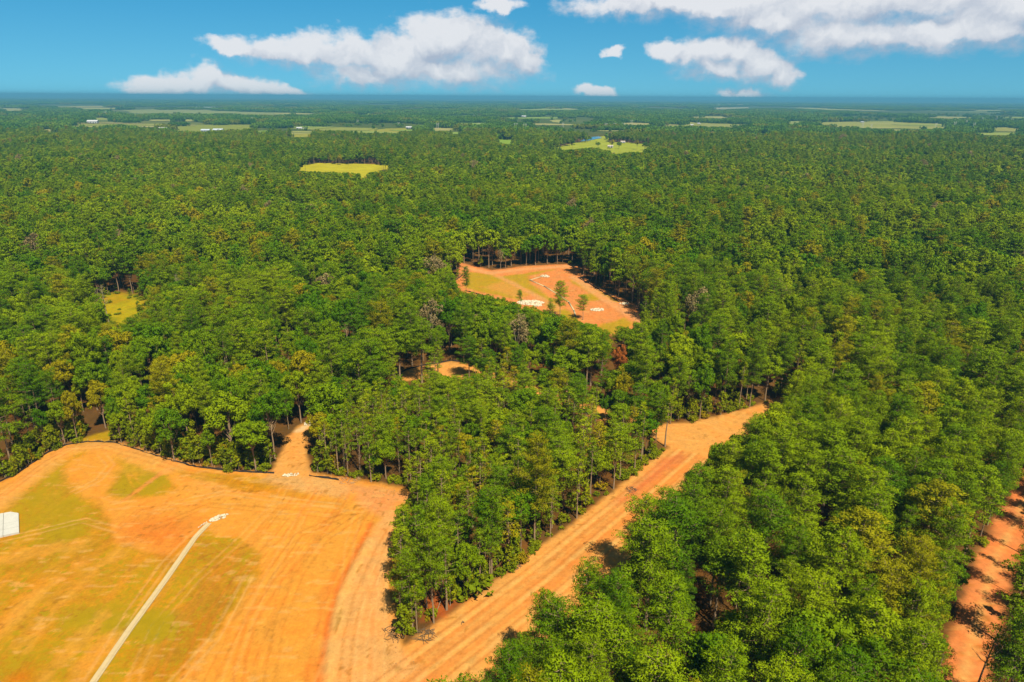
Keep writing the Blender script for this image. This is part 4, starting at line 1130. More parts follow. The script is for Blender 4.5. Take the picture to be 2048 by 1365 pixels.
for i in sorted(single):
    kind, v, x, y, s, rot, g = trees[i]
    o = place(kind, v, x, y, s, rot, g)
    word = {'pine': 'tall green pine', 'slim': 'slim young pine', 'oak': 'rounded leafy green tree', 'sapling': 'slim yellow green sapling', 'shrub': 'low yellow green shrub'}[kind]
    cat = {'pine': 'pine tree', 'slim': 'pine tree', 'oak': 'tree', 'sapling': 'sapling', 'shrub': 'shrub'}[kind]
    p1 = np.array([x]), np.array([y])
    if sdf(PLOT, *p1)[0] > -3: where = 'in the plot between lot and road'
    elif x > 0.85 * (y - 103) - 10 and y < 215:
        where = 'beyond the reddish forest track' if sdf([(150, 176), (62, 72), (62, 40), (320, 40), (320, 176)], *p1)[0] > 0 else 'in the stand right of the road'
    elif x < -30 and y < 300: where = 'in woods behind the fenced lot'
    else: where = 'in woods behind the plot'
    hh = s * PROTO[kind][v][3]
    u, w_ = project(x, y, hh * 0.85)
    tall = {'pine': ('short', 'mid-sized', 'tall'), 'oak': ('small', 'rounded', 'big rounded')}.get(kind)
    if tall: word = tall[0 if hh < 12 else 1 if hh < 17 else 2] + (' green pine' if kind == 'pine' else ' leafy tree')
    spot = edge_of.get(i)
    if spot: lab = '%s, %s' % (word, spot)
    else:
        a_, d_ = round(50 + 50 * u), round(50 - 50 * w_)
        for da, dd in ((0, 0), (1, 0), (0, 1), (-1, 0), (0, -1), (1, 1), (-1, -1)):
            lab = '%s %s, %s percent across, %s down' % (word, where, spell(a_ + da), spell(d_ + dd))
            if lab not in taken: break
    taken.add(lab)
    tag(o, lab, cat, GROUP[kind] + ' ' + where)

# ------------------------------------------------------------------ all other trees: one mass
def forest(name, items, objs, label):
    me = bpy.data.meshes.new(name)
    me.vertices.add(len(items)); me.vertices.foreach_set('co', np.array([(t[0], t[1], t[2]) for t in items], np.float32).ravel())
    a = me.attributes.new('pick', 'INT', 'POINT'); a.data.foreach_set('value', np.array([t[3] for t in items], np.int32))
    a = me.attributes.new('turn', 'FLOAT_VECTOR', 'POINT'); a.data.foreach_set('vector', np.array([(0, 0, t[4]) for t in items], np.float32).ravel())
    a = me.attributes.new('size', 'FLOAT_VECTOR', 'POINT'); a.data.foreach_set('vector', np.array([t[5] for t in items], np.float32).ravel())
    c = bpy.data.collections.new(name + '_kinds')
    for q in objs: c.objects.link(q)
    o = obj(name, me)
    ng = bpy.data.node_groups.new(name, 'GeometryNodeTree')
    ng.interface.new_socket('Geometry', in_out='INPUT', socket_type='NodeSocketGeometry')
    ng.interface.new_socket('Geometry', in_out='OUTPUT', socket_type='NodeSocketGeometry')
    n = ng.nodes
    gi, go = n.new('NodeGroupInput'), n.new('NodeGroupOutput')
    ip = n.new('GeometryNodeInstanceOnPoints'); ci_ = n.new('GeometryNodeCollectionInfo')
    ci_.inputs['Collection'].default_value = c
    ci_.inputs['Separate Children'].default_value = True
    ci_.inputs['Reset Children'].default_value = True
    ip.inputs['Pick Instance'].default_value = True

    def na(nm, ty):
        q = n.new('GeometryNodeInputNamedAttribute'); q.data_type = ty; q.inputs['Name'].default_value = nm
        return q.outputs['Attribute']
    e2r = n.new('FunctionNodeEulerToRotation')
    L = ng.links.new
    L(gi.outputs[0], ip.inputs['Points']); L(ci_.outputs[0], ip.inputs['Instance'])
    L(na('pick', 'INT'), ip.inputs['Instance Index'])
    L(na('turn', 'FLOAT_VECTOR'), e2r.inputs[0]); L(e2r.outputs[0], ip.inputs['Rotation'])
    L(na('size', 'FLOAT_VECTOR'), ip.inputs['Scale'])
    L(ip.outputs[0], go.inputs[0])
    md = o.modifiers.new('scatter', 'NODES'); md.node_group = ng
    return tag(o, label, None, None, 'stuff')


objs, index = [], {}
for kind in ('pine', 'slim', 'oak', 'sapling', 'shrub', 'midpine', 'midoak', 'farpine', 'faroak', 'dry'):
    for v, pr in enumerate(PROTO[kind]):
        index[(kind, v)] = len(objs)
        objs.append(obj('tree_kind_%02d' % len(objs), pr[2], link=False))
items = []
for i, t in enumerate(trees):
    if i in single: continue
    s, g = t[4], t[6]
    items.append((t[2], t[3], 0, index[(t[0], t[1])], t[5], (s * g, s * g, s)))
forest('forest', items, objs, 'dense green mass of forest stretching back to the fields')

# woods of the far plain: canopies of many small crowns
def canopy(seed, size=64, n=120, leaf=1.9, per=22):
    r = np.random.default_rng(seed)
    x = r.uniform(-size / 2, size / 2, n); y = r.uniform(-size / 2, size / 2, n)
    h = r.uniform(10, 20, n)
    Cs = np.stack([x, y, h - 3.5], 1)
    Cs2 = np.stack([x + r.normal(size=n), y + r.normal(size=n), h - 8], 1)
    return leaf_cloud(np.concatenate([Cs, Cs2]), np.concatenate([r.uniform(2.6, 4.4, n), r.uniform(3, 4.6, n)]), per // 2, leaf, 1.1, 0.3, seed + 1, 0.2, 0.8)

cobjs = []
for i in range(4):
    cobjs.append(obj('wood_kind_%02d' % i, crown_mesh('wood_%d' % i, canopy(900 + i), M['far']), link=False))
for i in range(2):
    cobjs.append(obj('wood_kind_%02d' % (4 + i), crown_mesh('wood_small_%d' % i, canopy(950 + i, 22, 12, 1.7, 26), M['far']), link=False))
items = []
for y0, y1, s in ((1780, 3200, 46), (3200, 5200, 66), (5200, 9500, 100), (9500, 16000, 190)):
    X, Y = jitter_grid(-0.82 * y1, 0.82 * y1, y0, y1, s, 0.35)
    k = np.abs(X) < 0.82 * Y
    X, Y = X[k], Y[k]
    wood = fbm(X, Y * 0.6, 700.0, 4) + 0.25 * (fbm(X + 77, Y, 160.0, 2) - 0.5)
    k = (wood > np.interp(Y, [1780, 2600, 4500, 9000], [0.32, 0.44, 0.47, 0.45])) & ~in_clear(X, Y, s * 0.35)
    X, Y = X[k], Y[k]
    hs = rng.uniform(0.75, 1.15, X.shape) * np.interp(Y, [1780, 5000, 12000], [1.0, 0.85, 0.75])
    k = occl_ok(X, Y, 17 * hs, np.full(X.shape, s * 0.45))
    for x, y, h in zip(X[k], Y[k], hs[k]):
        q = s / 46 * 0.80
        items.append((x, y, 0, int(rng.integers(4)), rng.random() * 6.28, (q, q, h)))
# hedgerow trees dotted through the farmland
X, Y = jitter_grid(-3600, 3600, 1900, 5000, 75, 0.5)
k = (np.abs(X) < 0.8 * Y) & (rng.random(X.shape) < 0.5) & ~in_clear(X, Y, -60.0)
X, Y = X[k], Y[k]
k = occl_ok(X, Y, np.full(X.shape, 12.0), np.full(X.shape, 8.0)) | (rng.random(X.shape) < 0.22)
for x, y in zip(X[k], Y[k]):
    items.append((x, y, 0, int(4 + rng.integers(2)), rng.random() * 6.28, (rng.uniform(.5, 1.1),) * 2 + (rng.uniform(.5, .8),)))
forest('woodland', items, cobjs, 'bluish woods and hedgerows of the plain towards the horizon')
print('woodland', len(items))


# ------------------------------------------------------------------ single trees that stand out
SPECIAL = [
    ('pine', 2, (23.5, 313.2, 18.1), 1.15, None, (0, 0), 'pine_tree', 'tall lone pine standing in the far clearing', 'pine tree'),
    ('pine', 4, (18.6, 306.9, 11.3), 1.15, None, (0, 0), 'pine_tree', 'shorter pine just below the tall lone pine of the clearing', 'pine tree'),
    ('pine', 5, (34.3, 310.2, 11.9), 1.6, None, (0, 0), 'pine_tree', 'small lone pine near the white riprap of the far clearing', 'pine tree'),
    ('pine', 0, (-23.9, 350.9, 15.6), 0.95, None, (0, 0), 'pine_tree', 'narrow pine at the left end of the far clearing', 'pine tree'),
    ('oak', 2, (-32.5, 348.8, 10.6), 1.1, None, (0, 0), 'broadleaf_tree', 'dark leafy tree left of the narrow clearing pine', 'tree'),
    ('pine', 3, (4.6, 324.3, 10.8), 1.2, None, (0, 0), 'pine_tree', 'pine in front of the white riprap apron', 'pine tree'),
    ('oak', 3, (38.3, 223.1, 19), 0.6, 'rust', (0, 0), 'red_leaved_tree', 'tree with rust red crown behind the wooded plot', 'tree'),
    ('sapling', 1, (-31, 179.6, 6.7), 0.9, 'rust', (0, 0), 'red_leaved_tree', 'small orange leaved tree inside the wooded plot', 'tree'),
    ('sapling', 2, (508.5, 1577, 17.1), 1, 'rust', (0, 0), 'red_leaved_tree', 'tiny orange tree in the distant forest', 'tree'),
    ('oak', 2, (-128.6, 680.4, 19.4), 0.8, 'tan', (0, 0), 'dry_tree', 'pale brown leafless tree below the yellow meadow', 'tree'),
    ('oak', 0, (59, 205.2, 14.9), 0.62, 'tan', (0, 0), 'dry_tree', 'greyish dry tree behind the road junction', 'tree'),
    ('snag', 0, (-156.6, 319.9, 19.1), 1, None, (-0.1, -0.28), 'dead_tree', 'bare pale leaning dead trunk in the left woods', 'dead tree'),
    ('snag', 0, (-163.9, 330, 13.5), 1, None, (0, 0.03), 'dead_tree', 'upright dead tree behind the leaning dead trunk', 'dead tree'),
    ('snag', 0, (-185.3, 299.2, 19.1), 1, None, (0, -0.06), 'dead_tree', 'thin dead tree at the left of the grassy glade', 'dead tree'),
    ('snag', 0, (-192.8, 306.6, 15.1), 1, None, (0, 0.04), 'dead_tree', 'second thin dead tree at the left of the glade', 'dead tree'),
    ('snag', 0, (-304, 582.1, 16.9), 1, None, (0, 0), 'dead_tree', 'pale dead tree top in the forest left of the meadow', 'dead tree'),
    ('snag', 0, (-182.8, 573.2, 17.9), 1, None, (0, 0), 'dead_tree', 'pale snag rising from the middle of the forest', 'dead tree'),
    ('snag', 0, (60.2, 486.3, 18), 1, None, (0, 0), 'dead_tree', 'pale snag in the forest above the far clearing', 'dead tree'),
    ('snag', 0, (121.1, 237.9, 14.1), 1, None, (0, 0.05), 'dead_tree', 'bare trunk in the dark gap of the right forest', 'dead tree'),
    ('snag', 0, (82, 92.4, 17.1), 1, None, (0, 0.02), 'dead_tree', 'grey dead tree with fine twigs beside the forest track', 'dead tree'),
    ('snag', 0, (81, 89.8, 14.8), 1, None, (0, 0.3), 'dead_tree', 'leaning grey dead tree beside the forest track', 'dead tree'),
    ('snag', 0, (-161.5, 241.7, 11.2), 1, None, (0, 0), 'dead_tree', 'pale dead top in the woods left of the lot', 'dead tree'),
    ('pine', 1, (-4, 124.1, 23.1), 1, None, (0, 0), 'pine_tree', 'tall straight pine with bare trunk on the roadside plot edge', 'pine tree'),
    ('pine', 3, (-5.3, 123.5, 22.3), 1, None, (0, 0), 'pine_tree', 'bare trunked pine just left of its tall roadside twin', 'pine tree'),
    ('pine', 0, (5.8, 136.2, 28.5), 0.9, None, (0, 0), 'pine_tree', 'biggest pine towering over the wooded plot', 'pine tree'),
    ('pine', 3, (-19.2, 108.3, 19.2), 1, None, (0, 0), 'pine_tree', 'pine nearest the tip of the wooded plot', 'pine tree'),
    ('pine', 1, (-15.3, 110.5, 23.3), 0.9, None, (0, 0), 'pine_tree', 'tall pine second from the tip of the plot', 'pine tree'),
    ('pine', 1, (-14.4, 118.8, 23.4), 0.9, None, (0, 0), 'pine_tree', 'pine with reddish trunk above the bare bank of the plot', 'pine tree'),
    ('oak', 4, (179.5, 1475.8, 13), 1.3, None, (0, 0), 'broadleaf_tree', 'round dark tree standing alone in the green meadow', 'tree'),
    ('oak', 1, (206.9, 1463.1, 17.9), 1.2, None, (0, 0), 'broadleaf_tree', 'dark tree beside the tan roofed meadow farmhouse', 'tree'),
    ('oak', 0, (219.4, 1449.6, 14.8), 1.3, None, (0, 0), 'broadleaf_tree', 'round tree right of the meadow farmhouse', 'tree'),
    ('oak', 3, (254.3, 1437.9, 18.6), 1.1, None, (0, 0), 'broadleaf_tree', 'left of two dark trees at the meadow right end', 'tree'),
    ('oak', 2, (268.2, 1425, 16.5), 1.2, None, (0, 0), 'broadleaf_tree', 'right of two dark trees at the meadow right end', 'tree'),
    ('shrub', 1, (-8.9, 121.6, 5.5), 1.5, None, (0, 0), 'shrub', 'big yellow green bush at the roadside plot edge', 'shrub'),
]
for kind, v, (x, y, h), g, mat, lean, name, label, cat in SPECIAL:
    if kind == 'snag':
        root = obj(name, None, None, (x, y, 0)); s = h / 17.0
        mb, tw = snag(int(abs(x) * 7 + y))
        root.rotation_euler = (lean[0], lean[1], 0); root.scale = (s, s, s)
        obj('trunk', mb.mesh('snag_trunk', M['palebark'], True), root); obj('bare_branches', tw.mesh('snag_branches', M['palebark'], True), root)
    else:
        root = place(kind, v, x, y, h / PROTO[kind][v][3], 1.3 * x, g, name, M[mat] if mat else None)
    tag(root, label, cat)

# ------------------------------------------------------------------ silt fences
def silt_fence(line, label, h=0.75, seed=0):
    h *= 0.75
    r = np.random.default_rng(seed)
    p = np.array(line, float)
    root = obj('silt_fence', None, None, (float(p[0, 0]), float(p[0, 1]), 0))
    o0 = p[0]
    seg = np.linalg.norm(np.diff(p, axis=0), axis=1); cum = np.concatenate([[0], np.cumsum(seg)])
    n = max(2, int(cum[-1] / 1.1)); t = np.linspace(0, cum[-1], n + 1)
    xs = np.interp(t, cum, p[:, 0]) - o0[0] + r.normal(size=n + 1) * 0.07; ys = np.interp(t, cum, p[:, 1]) - o0[1] + r.normal(size=n + 1) * 0.07
    hs = h * (0.55 + 0.6 * r.random(n + 1))
    sag = r.normal(size=n + 1) * 0.12
    mb = MB()
    for i in range(n):
        a, b_ = (xs[i], ys[i]), (xs[i + 1], ys[i + 1])
        for dy in (0.0, 0.05):
            mb.quad((a[0], a[1] + dy - 0.1, -0.15), (b_[0], b_[1] + dy - 0.1, -0.15), (b_[0] + sag[i + 1], b_[1] + dy + sag[i + 1], hs[i + 1]), (a[0] + sag[i], a[1] + dy + sag[i], hs[i]))
        mb.quad((a[0] + sag[i], a[1] + sag[i], hs[i]), (b_[0] + sag[i + 1], b_[1] + sag[i + 1], hs[i + 1]), (b_[0] + sag[i + 1], b_[1] + 0.05 + sag[i + 1], hs[i + 1]), (a[0] + sag[i], a[1] + 0.05 + sag[i], hs[i]))
    obj('fabric', mb.mesh('fence_fabric', M['fabric']), root)
    for i in range(0, n + 1, 2):
        obj('stake', STAKE, root, (xs[i], ys[i] + 0.12, 0.45))
    return tag(root, label, 'fence')


STAKE = MB().box((0, 0, 0), (0.06, 0.06, 1.3)).mesh('stake', M['wood'])
silt_fence([(-146, 139), (-142.5, 154)] + FENCE, 'long black silt fence curving round the back of the orange lot', 0.85, 1)
silt_fence([(-56, 166.9), (-53.3, 166.1), (-50.3, 165.4), (-47.4, 164.6)], 'short black silt fence at the lot corner of the wooded plot', 0.8, 2)
silt_fence([(-41.4, 352.6), (-39.5, 360.6), (-34.1, 377.8), (-28.7, 394.1)], 'dark silt fence on the left side of the far clearing', 0.9, 3)
silt_fence([(-24.4, 359.9), (-15.9, 352.1), (-6.4, 342.7), (1.4, 335.5)], 'dark silt fence along the near grassy edge of the far clearing', 0.9, 4)
silt_fence([(39.2, 390.7), (44.3, 377.1), (49.4, 361.2), (53.3, 349.4), (55.9, 340.1)], 'black silt fence along the right side of the far clearing', 0.9, 5)
silt_fence([(-42.1, 243.3), (-38.8, 247.4), (-34.3, 250.1), (-28.6, 252.9), (-23.9, 255.7), (-17.7, 253), (-11.5, 247.8)], 'dark silt fence above the dirt bank behind the wooded plot', 0.9, 6)

# ------------------------------------------------------------------ concrete
def prism(poly, z0, z1s):
    n = len(poly); v = [(x, y, z0) for x, y in poly] + [(x, y, z) for (x, y), z in zip(poly, z1s)]
    f = []
    for i in range(n):
        j = (i + 1) % n; f.append((i, j, n + j, n + i))
    me = bpy.data.meshes.new('slab'); me.from_pydata(v, [], f + [tuple(range(n, 2 * n)), tuple(range(n - 1, -1, -1))]); me.update()
    return me


def slab(poly, z1s, label, mat):
    c = np.mean(poly, axis=0)
    me = prism([(x - c[0], y - c[1]) for x, y in poly], -0.3, z1s); me.materials.append(M[mat])
    return tag(obj('concrete_slab', me, None, (float(c[0]), float(c[1]), 0)), label, 'slab')


big = tag(obj('concrete_slab', None, None, (-127.5, 141.5, 0)), 'bright white concrete slab cut by the photo edge on the lot', 'slab')
A_, B_, C_, D_ = np.array([-137, 144.2]), np.array([-125.0, 149.0]), np.array([-118.6, 139.8]), np.array([-130.4, 134.2])
for i in range(4):
    for j in range(4):
        u0, u1, v0, v1 = i / 4 + 0.003, (i + 1) / 4 - 0.003, j / 4 + 0.003, (j + 1) / 4 - 0.003
        q = [(A_ * (1 - u) + B_ * u) * (1 - v) + (D_ * (1 - u) + C_ * u) * v - np.array([-127.5, 141.5]) for u, v in ((u0, v0), (u0, v1), (u1, v1), (u1, v0))]
        if i == 3 and j == 0: q = q[:3] + [q[3] * 0.45 + q[2] * 0.55, q[3] * 0.45 + q[0] * 0.55]
        me = prism([tuple(w) for w in q], -0.3, [0.42 + 0.02 * ((i * 3 + j * 5) % 3)] * len(q)); me.materials.append(M['white_concrete'])
        obj('panel', me, big)
slab([(-95, 88), (-86, 88), (-86.5, 94.6), (-95, 95.3)], [0.3] * 4, 'pale slab just showing at the bottom corner of the lot', 'white_concrete')
CH = [(-75.2, 80), (-75.1, 95.1), (-75.4, 107.7), (-75.3, 122.1), (-75.5, 139.0), (-74.6, 144.2)]
ch = tag(obj('drainage_channel', None, None, (CH[0][0], CH[0][1], 0)), 'long straight pale concrete channel running up the orange lot', 'channel')
cp = np.array(CH); cum = np.concatenate([[0], np.cumsum(np.linalg.norm(np.diff(cp, axis=0), axis=1))])
nseg = int(cum[-1] / 3.0)
for i in range(nseg):
    t0, t1 = i * cum[-1] / nseg + 0.015, (i + 1) * cum[-1] / nseg - 0.015
    a = np.array([np.interp(t0, cum, cp[:, 0]), np.interp(t0, cum, cp[:, 1])]) - cp[0]; b_ = np.array([np.interp(t1, cum, cp[:, 0]), np.interp(t1, cum, cp[:, 1])]) - cp[0]
    dirn = (b_ - a) / np.linalg.norm(b_ - a); nr = np.array([dirn[1], -dirn[0]])
    prof = ((-0.66, -0.3), (-0.66, 0.22), (-0.5, 0.24), (0.0, 0.12), (0.5, 0.24), (0.66, 0.22), (0.66, -0.3))
    v = [(*(q + nr * u), z + 0.02 * (i % 2)) for q in (a, b_) for u, z in prof]
    m_ = len(prof)
    f = [(k, k + 1, m_ + k + 1, m_ + k) for k in range(m_ - 1)] + [tuple(range(m_))[::-1], tuple(range(m_, 2 * m_))]
    me = bpy.data.meshes.new('channel_panel'); me.from_pydata(v, [], f); me.update(); me.materials.append(M['concrete'])
    obj('panel', me, ch)


# ------------------------------------------------------------------ riprap, rubble and brush
def stone_pile(name, c, rx, ry, rot, n, size, label, cat, seed, mat='stone', hump=0.25):
    r = np.random.default_rng(seed); mb = MB()
    V_, F_ = [], []
    base = np.array([(1, 0, 0), (-1, 0, 0), (0, 1, 0), (0, -1, 0), (0, 0, 1), (0, 0, -1)], float)
    tri = [(4, 0, 2), (4, 2, 1), (4, 1, 3), (4, 3, 0), (5, 2, 0), (5, 1, 2), (5, 3, 1), (5, 0, 3)]
    for i in range(n):
        a_ = r.random() * 6.28; q = r.random() ** 0.5
        x, y = q * rx * math.cos(a_), q * ry * math.sin(a_)
        X_, Y_ = x * math.cos(rot) - y * math.sin(rot), x * math.sin(rot) + y * math.cos(rot)
        s = size * (0.5 + r.random()) * np.array([1, 0.8 + 0.4 * r.random(), 0.6 + 0.3 * r.random()])
        th = r.random() * 6.28; ca, sa = math.cos(th), math.sin(th)
        p = base * s * (0.8 + 0.4 * r.random((6, 1)))
        p = np.stack([p[:, 0] * ca - p[:, 1] * sa, p[:, 0] * sa + p[:, 1] * ca, p[:, 2]], 1) + r.normal(size=(6, 3)) * size * 0.12
        k = len(V_); V_ += [tuple(w) for w in p + np.array([X_, Y_, 0.08 + hump * (1 - q)])]; F_ += [tuple(k + j for j in t) for t in tri]
    root = obj(name, None, None, (c[0], c[1], 0))
    st = obj('stones', mesh_np(name + '_stones', V_, F_, [M[mat]]), root); st['kind'] = 'stuff'
    return tag(root, label, cat)


stone_pile('riprap', (-73.2, 146.6), 2.3, 1.1, 0.7, 150, 0.22, 'pale riprap at the far end of the concrete channel', 'stones', 11)
stone_pile('riprap', (-76.0, 143.4), 1.6, 0.25, 1.2, 25, 0.16, 'line of small stones beside the channel mouth', 'stones', 12)
stone_pile('rubble_heap', (-61.3, 167.4), 2.2, 0.9, 0.2, 60, 0.28, 'pale rubble at the foot of the side track', 'rubble', 13)
stone_pile('rubble_heap', (-63.7, 200.1), 3.4, 2.0, 0.4, 110, 0.35, 'whitish rubble at the top of the side track', 'rubble', 14)
stone_pile('riprap', (10, 338.4), 7.0, 4.5, 0.0, 420, 0.4, 'broad white riprap apron at the near edge of the far clearing', 'stones', 15)
stone_pile('riprap', (13.7, 333.1), 2.2, 1.6, 0.3, 60, 0.35, 'small white stone patch beside the broad riprap apron', 'stones', 16)
stone_pile('riprap', (43.2, 326.6), 3.6, 2.4, 0.2, 140, 0.35, 'white riprap near the lower right of the far clearing', 'stones', 17)
stone_pile('riprap', (20, 393.8), 2.6, 3.0, 0.5, 90, 0.35, 'pale riprap at the upper end of the far channel', 'stones', 18)
stone_pile('rubble_heap', (58.1, 337.4), 2.6, 2.2, 0.2, 60, 0.35, 'pale rubble at the right corner of the far clearing', 'rubble', 19)
# low concrete run of the far pond
FC = [(18.8, 393.8), (10.8, 384.3), (18.4, 371.1), (24.5, 355.7), (29.9, 339.6), (31.3, 324.7), (31.3, 316.5)]
mb = MB()
for (x, y), (x2, y2) in zip(FC[:-1], FC[1:]):
    L = math.hypot(x2 - x, y2 - y)
    mb.box(((x + x2) / 2 - FC[0][0], (y + y2) / 2 - FC[0][1], 0.05), (L, 0.75, 0.5), math.atan2(y2 - y, x2 - x))
tag(obj('drainage_channel', mb.mesh('far_channel', M['concrete']), None, (FC[0][0], FC[0][1], 0)), 'thin pale concrete channel bending through the far clearing', 'channel')


def brush(c, rad, n, label, seed, L=1.8, mat='brush'):
    r = np.random.default_rng(seed); mb = MB()
    for i in range(n):
        a_ = r.random() * 6.28; q = r.random() ** 0.5 * rad; t = r.random() * 6.28; l = L * (0.4 + 0.8 * r.random())
        x, y, z = q * math.cos(a_), q * math.sin(a_), 0.05 + 0.5 * r.random() * (1 - q / rad)
        mb.tube([(x - l / 2 * math.cos(t), y - l / 2 * math.sin(t), max(0.02, z - 0.2 * r.random())), (x, y, z + 0.08), (x + l / 2 * math.cos(t), y + l / 2 * math.sin(t), z + 0.4 * r.random())], [0.05, 0.04, 0.015], 4)
    root = obj('brush_pile', None, None, (c[0], c[1], 0))
    st = obj('sticks', mb.mesh('sticks', M[mat]), root); st['kind'] = 'stuff'
    return tag(root, label, 'brush pile')


brush((-12.6, 120.7), 2.6, 70, 'tangled grey brush pile at the roadside edge of the plot', 21, 2.6, 'wood')
brush((1.5, 128.1), 1.2, 45, 'dark leafy brush at the edge of the diagonal road', 22, 1.0)
brush((3.5, 130.9), 0.8, 25, 'small dark brush scrap further along the diagonal road', 23, 0.9)
brush((-22.9, 107.9), 2.4, 50, 'dry brush by the lot side tip of the wooded plot', 24, 1.6)
brush((-16.7, 107.2), 2.0, 60, 'dry brush among trunks at the near tip of the plot', 25, 2.0)
brush((66.5, 334), 5.0, 90, 'dark brush heap beside the right corner of the far clearing', 26, 4.0)
brush((32.8, 160.5), 1.6, 40, 'dark brush scrap on the road below the junction', 27, 1.2)
brush((-44.8, 165.4), 3.0, 60, 'dry grey brush along the back edge of the lot', 28, 1.6, 'wood')
for k, (a, b_, lab) in enumerate(((((-13.7, 121.6)), ((-9.3, 120)), 'pale bent fallen branch on the plot bank'), (((-15.1, 113.5)), ((-13.7, 118.8)), 'pale fallen pole leaning on the plot bank'), (((-9.2, 110.6)), ((-9.7, 110)), 'small dark stump lying on the diagonal road'))):
    mb = MB().tube([(0, 0, 0.1), ((b_[0] - a[0]) / 2, (b_[1] - a[1]) / 2, 0.7), (b_[0] - a[0], b_[1] - a[1], 0.15)], [0.12, 0.1, 0.05], 6)
    tag(obj('fallen_branch', mb.mesh('fallen_branch', M['palebark' if k < 2 else 'brush'], True), None, (a[0], a[1], 0)), lab, 'branch')

# clods, stones and chips strewn over bare earth
r = np.random.default_rng(77); V_, F_ = [], []
tri = [(4, 0, 2), (4, 2, 1), (4, 1, 3), (4, 3, 0)]
def strew(poly, n, lo, hi):
    p = np.array(poly); a0, a1 = p.min(0), p.max(0)
    x = r.uniform(a0[0], a1[0], n); y = r.uniform(a0[1], a1[1], n)
    m = sdf(poly, x, y) > 0
    for X_, Y_ in zip(x[m], y[m]):
        s = lo + (hi - lo) * r.random() ** 3
        k = len(V_)
        for d in ((1, 0, 0), (-1, 0, 0), (0, 1, 0), (0, -1, 0), (0, 0, .8)):
            V_.append((X_ + d[0] * s * r.uniform(.6, 1.3), Y_ + d[1] * s * r.uniform(.6, 1.3), 0.02 + d[2] * s * r.uniform(.7, 1.2)))
        F_.extend(tuple(k + j for j in t) for t in tri)
strew([(-67.6, 167.3), (-56.2, 167.4), (-44.5, 164.4), (-26, 158), (-29, 153.2), (-42.4, 154.9), (-56.6, 158.4), (-69.3, 164.1)], 700, 0.06, 0.28)
strew([(-28.1, 120.2), (-25.5, 120.2), (-20.6, 103.3), (-13.7, 95.7), (-23.6, 95.6)], 500, 0.05, 0.2)
strew(ROAD[:6] + ROAD[16:19], 900, 0.04, 0.2)
strew(FENCE + [(-70, 163), (-100, 172), (-125, 178), (-134, 166)], 500, 0.05, 0.25)
strew(LOT, 700, 0.04, 0.15)
strew(FARLOT, 900, 0.1, 0.4)
cl_ = obj('clods', mesh_np('clods', V_, F_, [mat_plain('clod_earth', (0.24, 0.12, 0.035), 0.95, 0.6, 0.7)]))
tag(cl_, 'small earth clods and chips strewn over the bare orange ground', None, None, 'stuff')

# ------------------------------------------------------------------ farm buildings of the plain
def building(x, y, w, d, h, rz, roof, label, cat='house'):
    root = obj('farm_building' if w < 60 else 'warehouse', None, None, (x, y, 0)); root.rotation_euler = (0, 0, rz)
    eave = h * 0.62
    obj('wall', MB().box((0, 0, eave / 2), (w, d, eave)).mesh('wall', M['white_wall']), root)
    mb = MB(); e = 0.04 * w
    for sy in (-1, 1):
        mb.quad((-w / 2 - e, sy * (d / 2 + e), eave), (w / 2 + e, sy * (d / 2 + e), eave), (w / 2 + e, 0, h), (-w / 2 - e, 0, h))
    for sx in (-1, 1):
        mb.quad((sx * (w / 2 + e * .5), -d / 2, eave + 0.02), (sx * (w / 2 + e * .5), d / 2, eave + 0.02), (sx * (w / 2 + e * .5), 0.01, h - 0.02), (sx * (w / 2 + e * .5), -0.01, h - 0.02))
    obj('roof', mb.mesh('roof', M[roof]), root)
    n = max(2, min(6, int(w / 7)))
    for i in range(n):
        xx = -w / 2 + w * (i + 0.5) / n
        if i == n // 2: obj('door', MB().box((xx, -d / 2 - 0.04, eave * 0.4), (w / n * 0.45, 0.1, eave * 0.8)).mesh('door', M['window']), root)
        else: obj('window', MB().box((xx, -d / 2 - 0.04, eave * 0.55), (w / n * 0.4, 0.1, eave * 0.35)).mesh('window', M['window']), root)
    return tag(root, label, cat, 'buildings of the far plain')


for b_ in BUILDINGS:
    building(*b_)

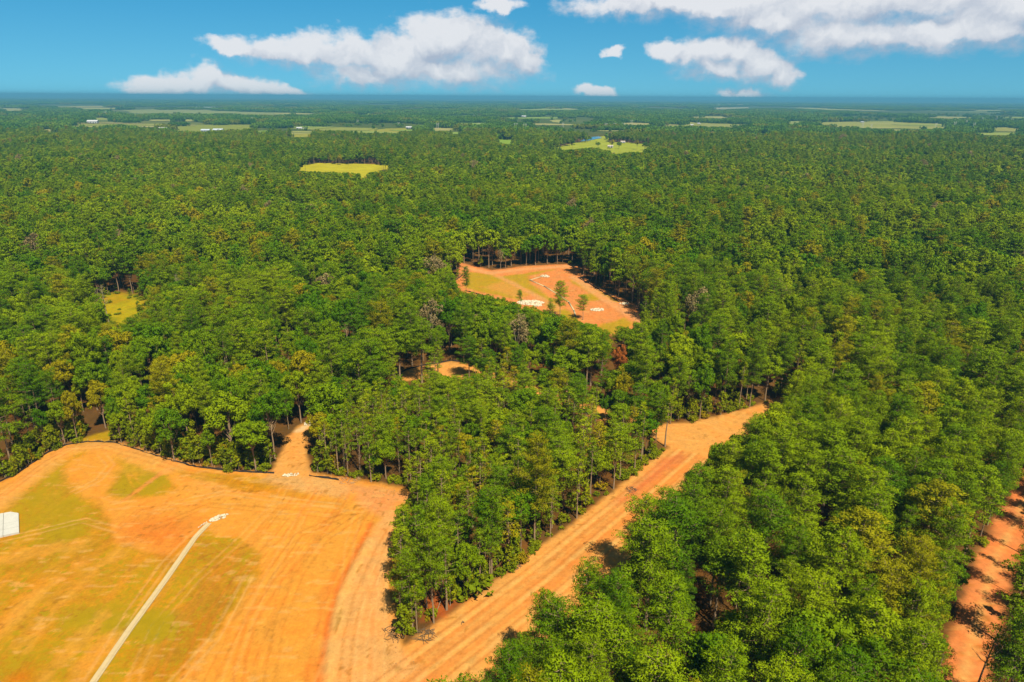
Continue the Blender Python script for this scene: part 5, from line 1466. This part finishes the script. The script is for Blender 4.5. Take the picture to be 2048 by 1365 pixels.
# ------------------------------------------------------------------ power line
POLES = [
    (12.1, 2174.4, 26.2, 'left of the near pair of tall power poles'),
    (39.1, 2145.9, 25.8, 'right of the near pair of tall power poles'),
    (176.9, 2479.9, 16.5, 'thin power pole between the pole pair and the pond'),
    (308.1, 2340.9, 21.9, 'power pole behind the meadow pond, left one'),
    (343.4, 2381.5, 20.7, 'power pole behind the meadow pond, second'),
    (384.3, 2463.2, 18.1, 'power pole behind the meadow pond, third'),
    (448.8, 2687.7, 21.5, 'power pole behind the meadow pond, farthest right'),
    (-244.1, 2354.1, 18.9, 'power pole right of the dark fronted barn'),
    (-109.6, 2369.1, 19.0, 'lone power pole between barn and pole pair'),
    (-582.2, 2703.6, 16.2, 'far power pole left of the dark fronted barn'),
    (-394.9, 2496.4, 15.0, 'power pole just left of the dark fronted barn'),
    (-735.9, 2734.3, 18.2, 'far power pole right of the white house'),
    (-858.9, 2718.1, 18.1, 'far power pole above the strip field'),
    (-996.3, 2751.9, 21.9, 'far power pole above the long field'),
    (1002.7, 2415.8, 14.5, 'power pole below the slope pasture'),
    (1235, 2518.6, 18.5, 'power pole at the left of the eastern pasture'),
    (1268.6, 2522.4, 16.8, 'second power pole at the left of the eastern pasture'),
    (1537.9, 2593.6, 19.0, 'power pole in the middle of the eastern pasture'),
    (1556.7, 2514.4, 26.8, 'tall power pole at the right of the eastern pasture'),
    (1812.5, 2855.2, 22.8, 'power pole behind the eastern pasture'),
    (1630.4, 2522.4, 23.5, 'last power pole of the eastern pasture'),
    (2167.5, 3303.9, 21.9, 'far power pole above the edge pasture'),
    (2340.5, 3466.3, 23.0, 'farthest right power pole above the edge pasture'),
    (-1973.1, 3490.4, 27.7, 'lone power pole on the far left plain'),
]
for x, y, h, lab in POLES:
    root = obj('power_pole', None, None, (x, y, 0)); root.rotation_euler = (0, 0, 0.25)
    w = h * 0.14
    for sx in (-1, 1):
        obj('pole', MB().tube([(sx * w, 0, -0.5), (sx * w, 0, h)], [0.42, 0.30], 8).mesh('pole', M['pole']), root)
    obj('crossarm', MB().box((0, 0, h * 0.88), (w * 4.2, 0.35, 0.4)).mesh('crossarm', M['pole']), root)
    obj('brace', MB().tube([(-w, 0.2, h * 0.55), (w, 0.2, h * 0.82)], [0.15, 0.15], 5).tube([(w, -0.2, h * 0.55), (-w, -0.2, h * 0.82)], [0.15, 0.15], 5).mesh('brace', M['pole']), root)
    for k in (-2, 0, 2):
        obj('insulator', MB().tube([(k * w, 0, h * 0.88 - 0.2), (k * w, 0, h * 0.88 - 1.6)], [0.16, 0.16], 6).mesh('insulator', M['window']), root)
    tag(root, lab, 'power pole', 'power poles crossing the far plain')


# ------------------------------------------------------------------ the air
hz = MB().box((0, 18900, 64.0), (74000, 39800, 132.0))
hm = bpy.data.materials.new('air'); hm.use_nodes = True
hn = hm.node_tree.nodes; hn.clear()
pv = hn.new('ShaderNodeVolumePrincipled')
pv.inputs['Color'].default_value = (0.11, 0.35, 0.51, 1)
pv.inputs['Density'].default_value = 1.0e-4
pv.inputs['Anisotropy'].default_value = 0.0
ho = hn.new('ShaderNodeOutputMaterial'); hm.node_tree.links.new(pv.outputs[0], ho.inputs['Volume'])
tag(obj('haze', hz.mesh('haze', hm)), 'thin bluish haze over the far plain', None, None, 'stuff')
